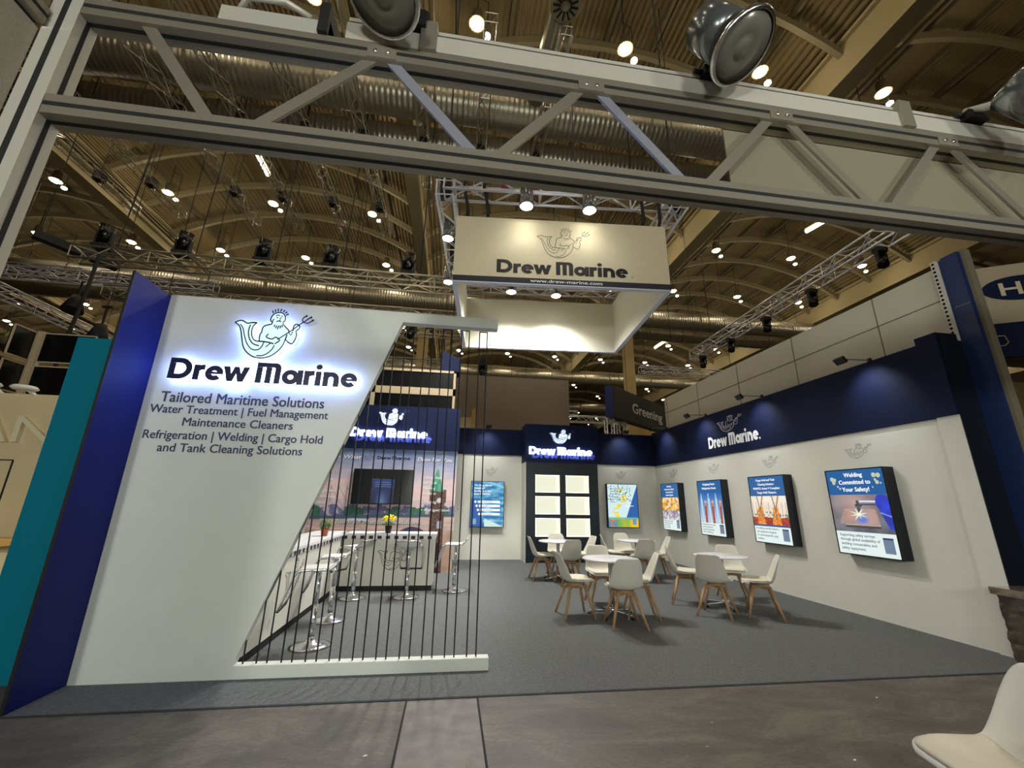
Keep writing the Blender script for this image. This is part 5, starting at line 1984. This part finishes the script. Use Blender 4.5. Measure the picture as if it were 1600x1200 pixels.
def wrapped(x0, x1, y0, y1, z0, z1, amp, seed):
    nxx, nzz = 14, 16
    ring = [(x0, y1), (x0, y0), (x1, y0), (x1, y1)]
    pts = []
    for e in range(4):
        a, b = ring[e], ring[(e + 1) % 4]
        for i in range(nxx):
            k = i / nxx
            pts.append((a[0] + (b[0] - a[0]) * k, a[1] + (b[1] - a[1]) * k))
    n = len(pts)
    cx_, cy_ = (x0 + x1) / 2, (y0 + y1) / 2
    vs = []
    for j in range(nzz + 1):
        z = z0 + (z1 - z0) * j / nzz
        for x, y in pts:
            r_ = 1 + amp * (noise.noise(Vector((x * 9, y * 9, z * 16 + seed))) - .1)
            vs.append((cx_ + (x - cx_) * r_, cy_ + (y - cy_) * r_, z))
    fs = [(j * n + i, j * n + (i + 1) % n, (j + 1) * n + (i + 1) % n, (j + 1) * n + i) for j in range(nzz) for i in range(n)]
    fs.append(tuple(nzz * n + i for i in range(n)))
    fs.append(tuple(reversed(range(n))))
    bm.add(vs, fs)


wrapped(5.70, 6.24, 3.42, 3.98, .005, .66, .05, 1)
bm.build('wrapped_body', WRAP, t)
bm = MB()
wrapped(5.66, 6.27, 3.38, 4.01, .661, .73, .02, 5)
bm.build('wrapped_lid', mat('wrap_light', '#857766', .14, noise_s=7, noise_a=.5, bump=.8, coat=.8), t)

# ------------------------------------------------------------------ aluminium frame in front of the camera
t = thing('aluminium_frame', 'big aluminium exhibition frame spanning the picture overhead in front of the camera', 'frame', (-1.57, 1.4, 0))
FY0 = 1.36


def extrusion(name, p, q, s, h=None, m=ALU, up=None, slots=True):
    mb = MB()
    h = h or s
    p_, q_, a, b = mb.frame(p, q, up)
    mb.bar(p, q, s, h, up, 0)
    o = mb.build(name, m, t)
    if slots:
        mb = MB()
        for sg_ in (-1, 1):
            mb.bar(p_ + a * sg_ * (s / 2), q_ + a * sg_ * (s / 2), .003, h * .2, up)
            mb.bar(p_ + b * sg_ * (h / 2), q_ + b * sg_ * (h / 2), s * .2, .003, up)
        g = MB()
        g.v, g.f, g.m, g.smooth = mb.v, mb.f, mb.m, mb.smooth
        me = g.build('slot', SLOT, t)  # flat dark strips painted in for the shade inside the profile grooves
    return o


extrusion('lower_beam', (-1.52, 1.415, 2.845), (5.2, 1.415, 2.845), .085)
extrusion('upper_beam', (-1.52, 1.415, 3.335), (5.2, 1.415, 3.335), .085)
extrusion('post', (-1.575, 1.415, 0), (-1.575, 1.415, 3.52), .10, .085, ALUL, up=(0, 1, 0))
extrusion('post', (5.24, 1.415, 0), (5.24, 1.415, 3.52), .10, .085, ALUL, up=(0, 1, 0))
mb = MB()
mb.box(-.55, 5.2, 1.37, 1.46, 3.378, 3.47)
mb.box(-.55, 5.2, 1.40, 1.46, 3.47, 3.50)
mb.box(-.55, 5.2, 1.385, 1.46, 3.50, 3.52)
mb.build('light_rail', ALUL, t)
MB().box(-.55, 5.2, 1.392, 1.399, 3.472, 3.499).build('rail_gap', SLOT, t)
mb = MB().box(-1.05, -.62, 1.375, 1.46, 3.378, 3.46)
mb.path([(-1.0, 1.40, 3.46), (-.95, 1.36, 3.50), (-.8, 1.36, 3.51), (-.7, 1.38, 3.47)], .012, 8)
mb.build('connector_housing', ALUL, t)
MB().box(-.66, -.62, 1.355, 1.47, 3.376, 3.54).build('strap', BLACK, t)
for x in (-.205, 2.21):
    MB().box(x - .035, x + .035, 1.355, 1.47, 3.37, 3.535).build('rail_clamp', ALU, t)
for (xt, xb, m_) in ((-1.31, -.99, ALU), (-.42, -.83, ALU), (-.365, .02, ALUB), (.49, .11, ALU), (.57, .945, ALUB), (1.44, 1.06, ALU), (1.53, 1.90, ALU), (2.39, 2.01, ALU), (2.48, 2.85, ALU), (3.35, 2.96, ALU), (3.44, 3.8, ALU)):
    MB().bar((xt, 1.395, 3.32), (xb, 1.395, 2.875), .012, .045, up=(0, -1, 0) if False else None).build('diagonal_brace', m_, t)
for xc in (-.393, .53, 1.485, 2.435, 3.395):
    pl_ = MB().box(xc - .06, xc + .06, 1.368, 1.372, 3.295, 3.345).build('node_plate', ALU, t)
    for dx in (-.025, .025):
        MB().lathe([(0, -.006), (.009, -.006), (.010, 0)], 10, (xc + dx, 1.366, 3.322), 'y').build('screw', CHROME, pl_)
MB().box(1.235, 5.2, 1.462, 1.468, 2.86, 3.33).build('fabric_infill', FABRIC2, t)
struct(MB().box(-1.66, -1.63, -1.6, 1.37, 0, 3.18).build('wall_booth_side', FABRIC))
extrusion('side_beam', (-1.64, 1.36, 3.23), (-1.64, -1.6, 3.23), .07)
struct(MB().box(-1.66, -1.63, -1.6, 1.37, 3.27, 3.6).build('wall_booth_side_top', FABRIC2))


def clip_lamp(label, clampx, disc, nrm):
    t = thing('arm_floodlight', label, 'lamp', (clampx, 1.40, 3.53), 0, 'floodlights clamped to the overhead frame')
    d = Vector(disc)
    n_ = Vector(nrm).normalized()
    K = 1.62
    mb = MB()
    mb.box(clampx - .07, clampx + .05, 1.34, 1.44, 3.485, 3.535)
    mb.tube((clampx - .11, 1.37, 3.52), (clampx - .06, 1.37, 3.52), .012, 8)
    mb.tube((clampx + .03, 1.35, 3.555), (clampx + .03, 1.43, 3.555), .035, 14)
    mb.build('clamp', BLACK, t)
    a = n_.cross(Vector((0, 0, 1))).normalized()
    b_ = n_.cross(a)
    neck = d - n_ * .10 * K
    hinge = Vector((clampx - .03, 1.38, 3.56))
    MB().tube(hinge, hinge + (neck - hinge) * .62, .02, 14).build('arm', ALUL, t)

    def disc_mesh(mb, prof, n=32):
        vs = []
        for r_, z in prof:
            for i in range(n):
                an = 2 * math.pi * i / n
                vs.append(d + (a * r_ * math.cos(an) + b_ * r_ * math.sin(an) + n_ * z) * K)
        fs = [(i * n + j, i * n + (j + 1) % n, (i + 1) * n + (j + 1) % n, (i + 1) * n + j) for i in range(len(prof) - 1) for j in range(n)]
        mb.add(vs, fs, 0, True)
    mb = MB()
    disc_mesh(mb, [(.001, -.17), (.05, -.17), (.062, -.16), (.066, -.06), (.05, -.05)])
    mb.bar(hinge + (neck - hinge) * .55, d - n_ * .07 * K, .07, .016)
    mb.build('housing', CLEARG, t)
    mb = MB()
    disc_mesh(mb, [(.05, -.052), (.068, -.045), (.07, -.015), (.06, -.012)])
    mb.build('heat_sink', BLACK, t)
    mb = MB()
    disc_mesh(mb, [(.001, .004), (.02, .006), (.024, .0), (.035, .002), (.082, .003), (.082, -.008), (.001, -.012)])
    mb.build('lens', GLASS, t)
    mb = MB()
    disc_mesh(mb, [(.082, -.010), (.090, -.008), (.092, .0), (.088, .007), (.082, .006)])
    mb.build('rim', CHROME, t)
    return t


clip_lamp('unlit round floodlight clamped to the overhead frame, middle one fully visible', 1.16, (1.14, 1.165, 3.40), (.36, -.31, -.88))
clip_lamp('unlit round floodlight clamped to the overhead frame, cut by the top edge', -.27, (-.37, 1.2, 3.40), (-.2, -.2, -.95))
clip_lamp('unlit round floodlight clamped to the overhead frame, at the right edge', 2.66, (2.74, 1.1, 3.29), (.5, -.33, -.80))
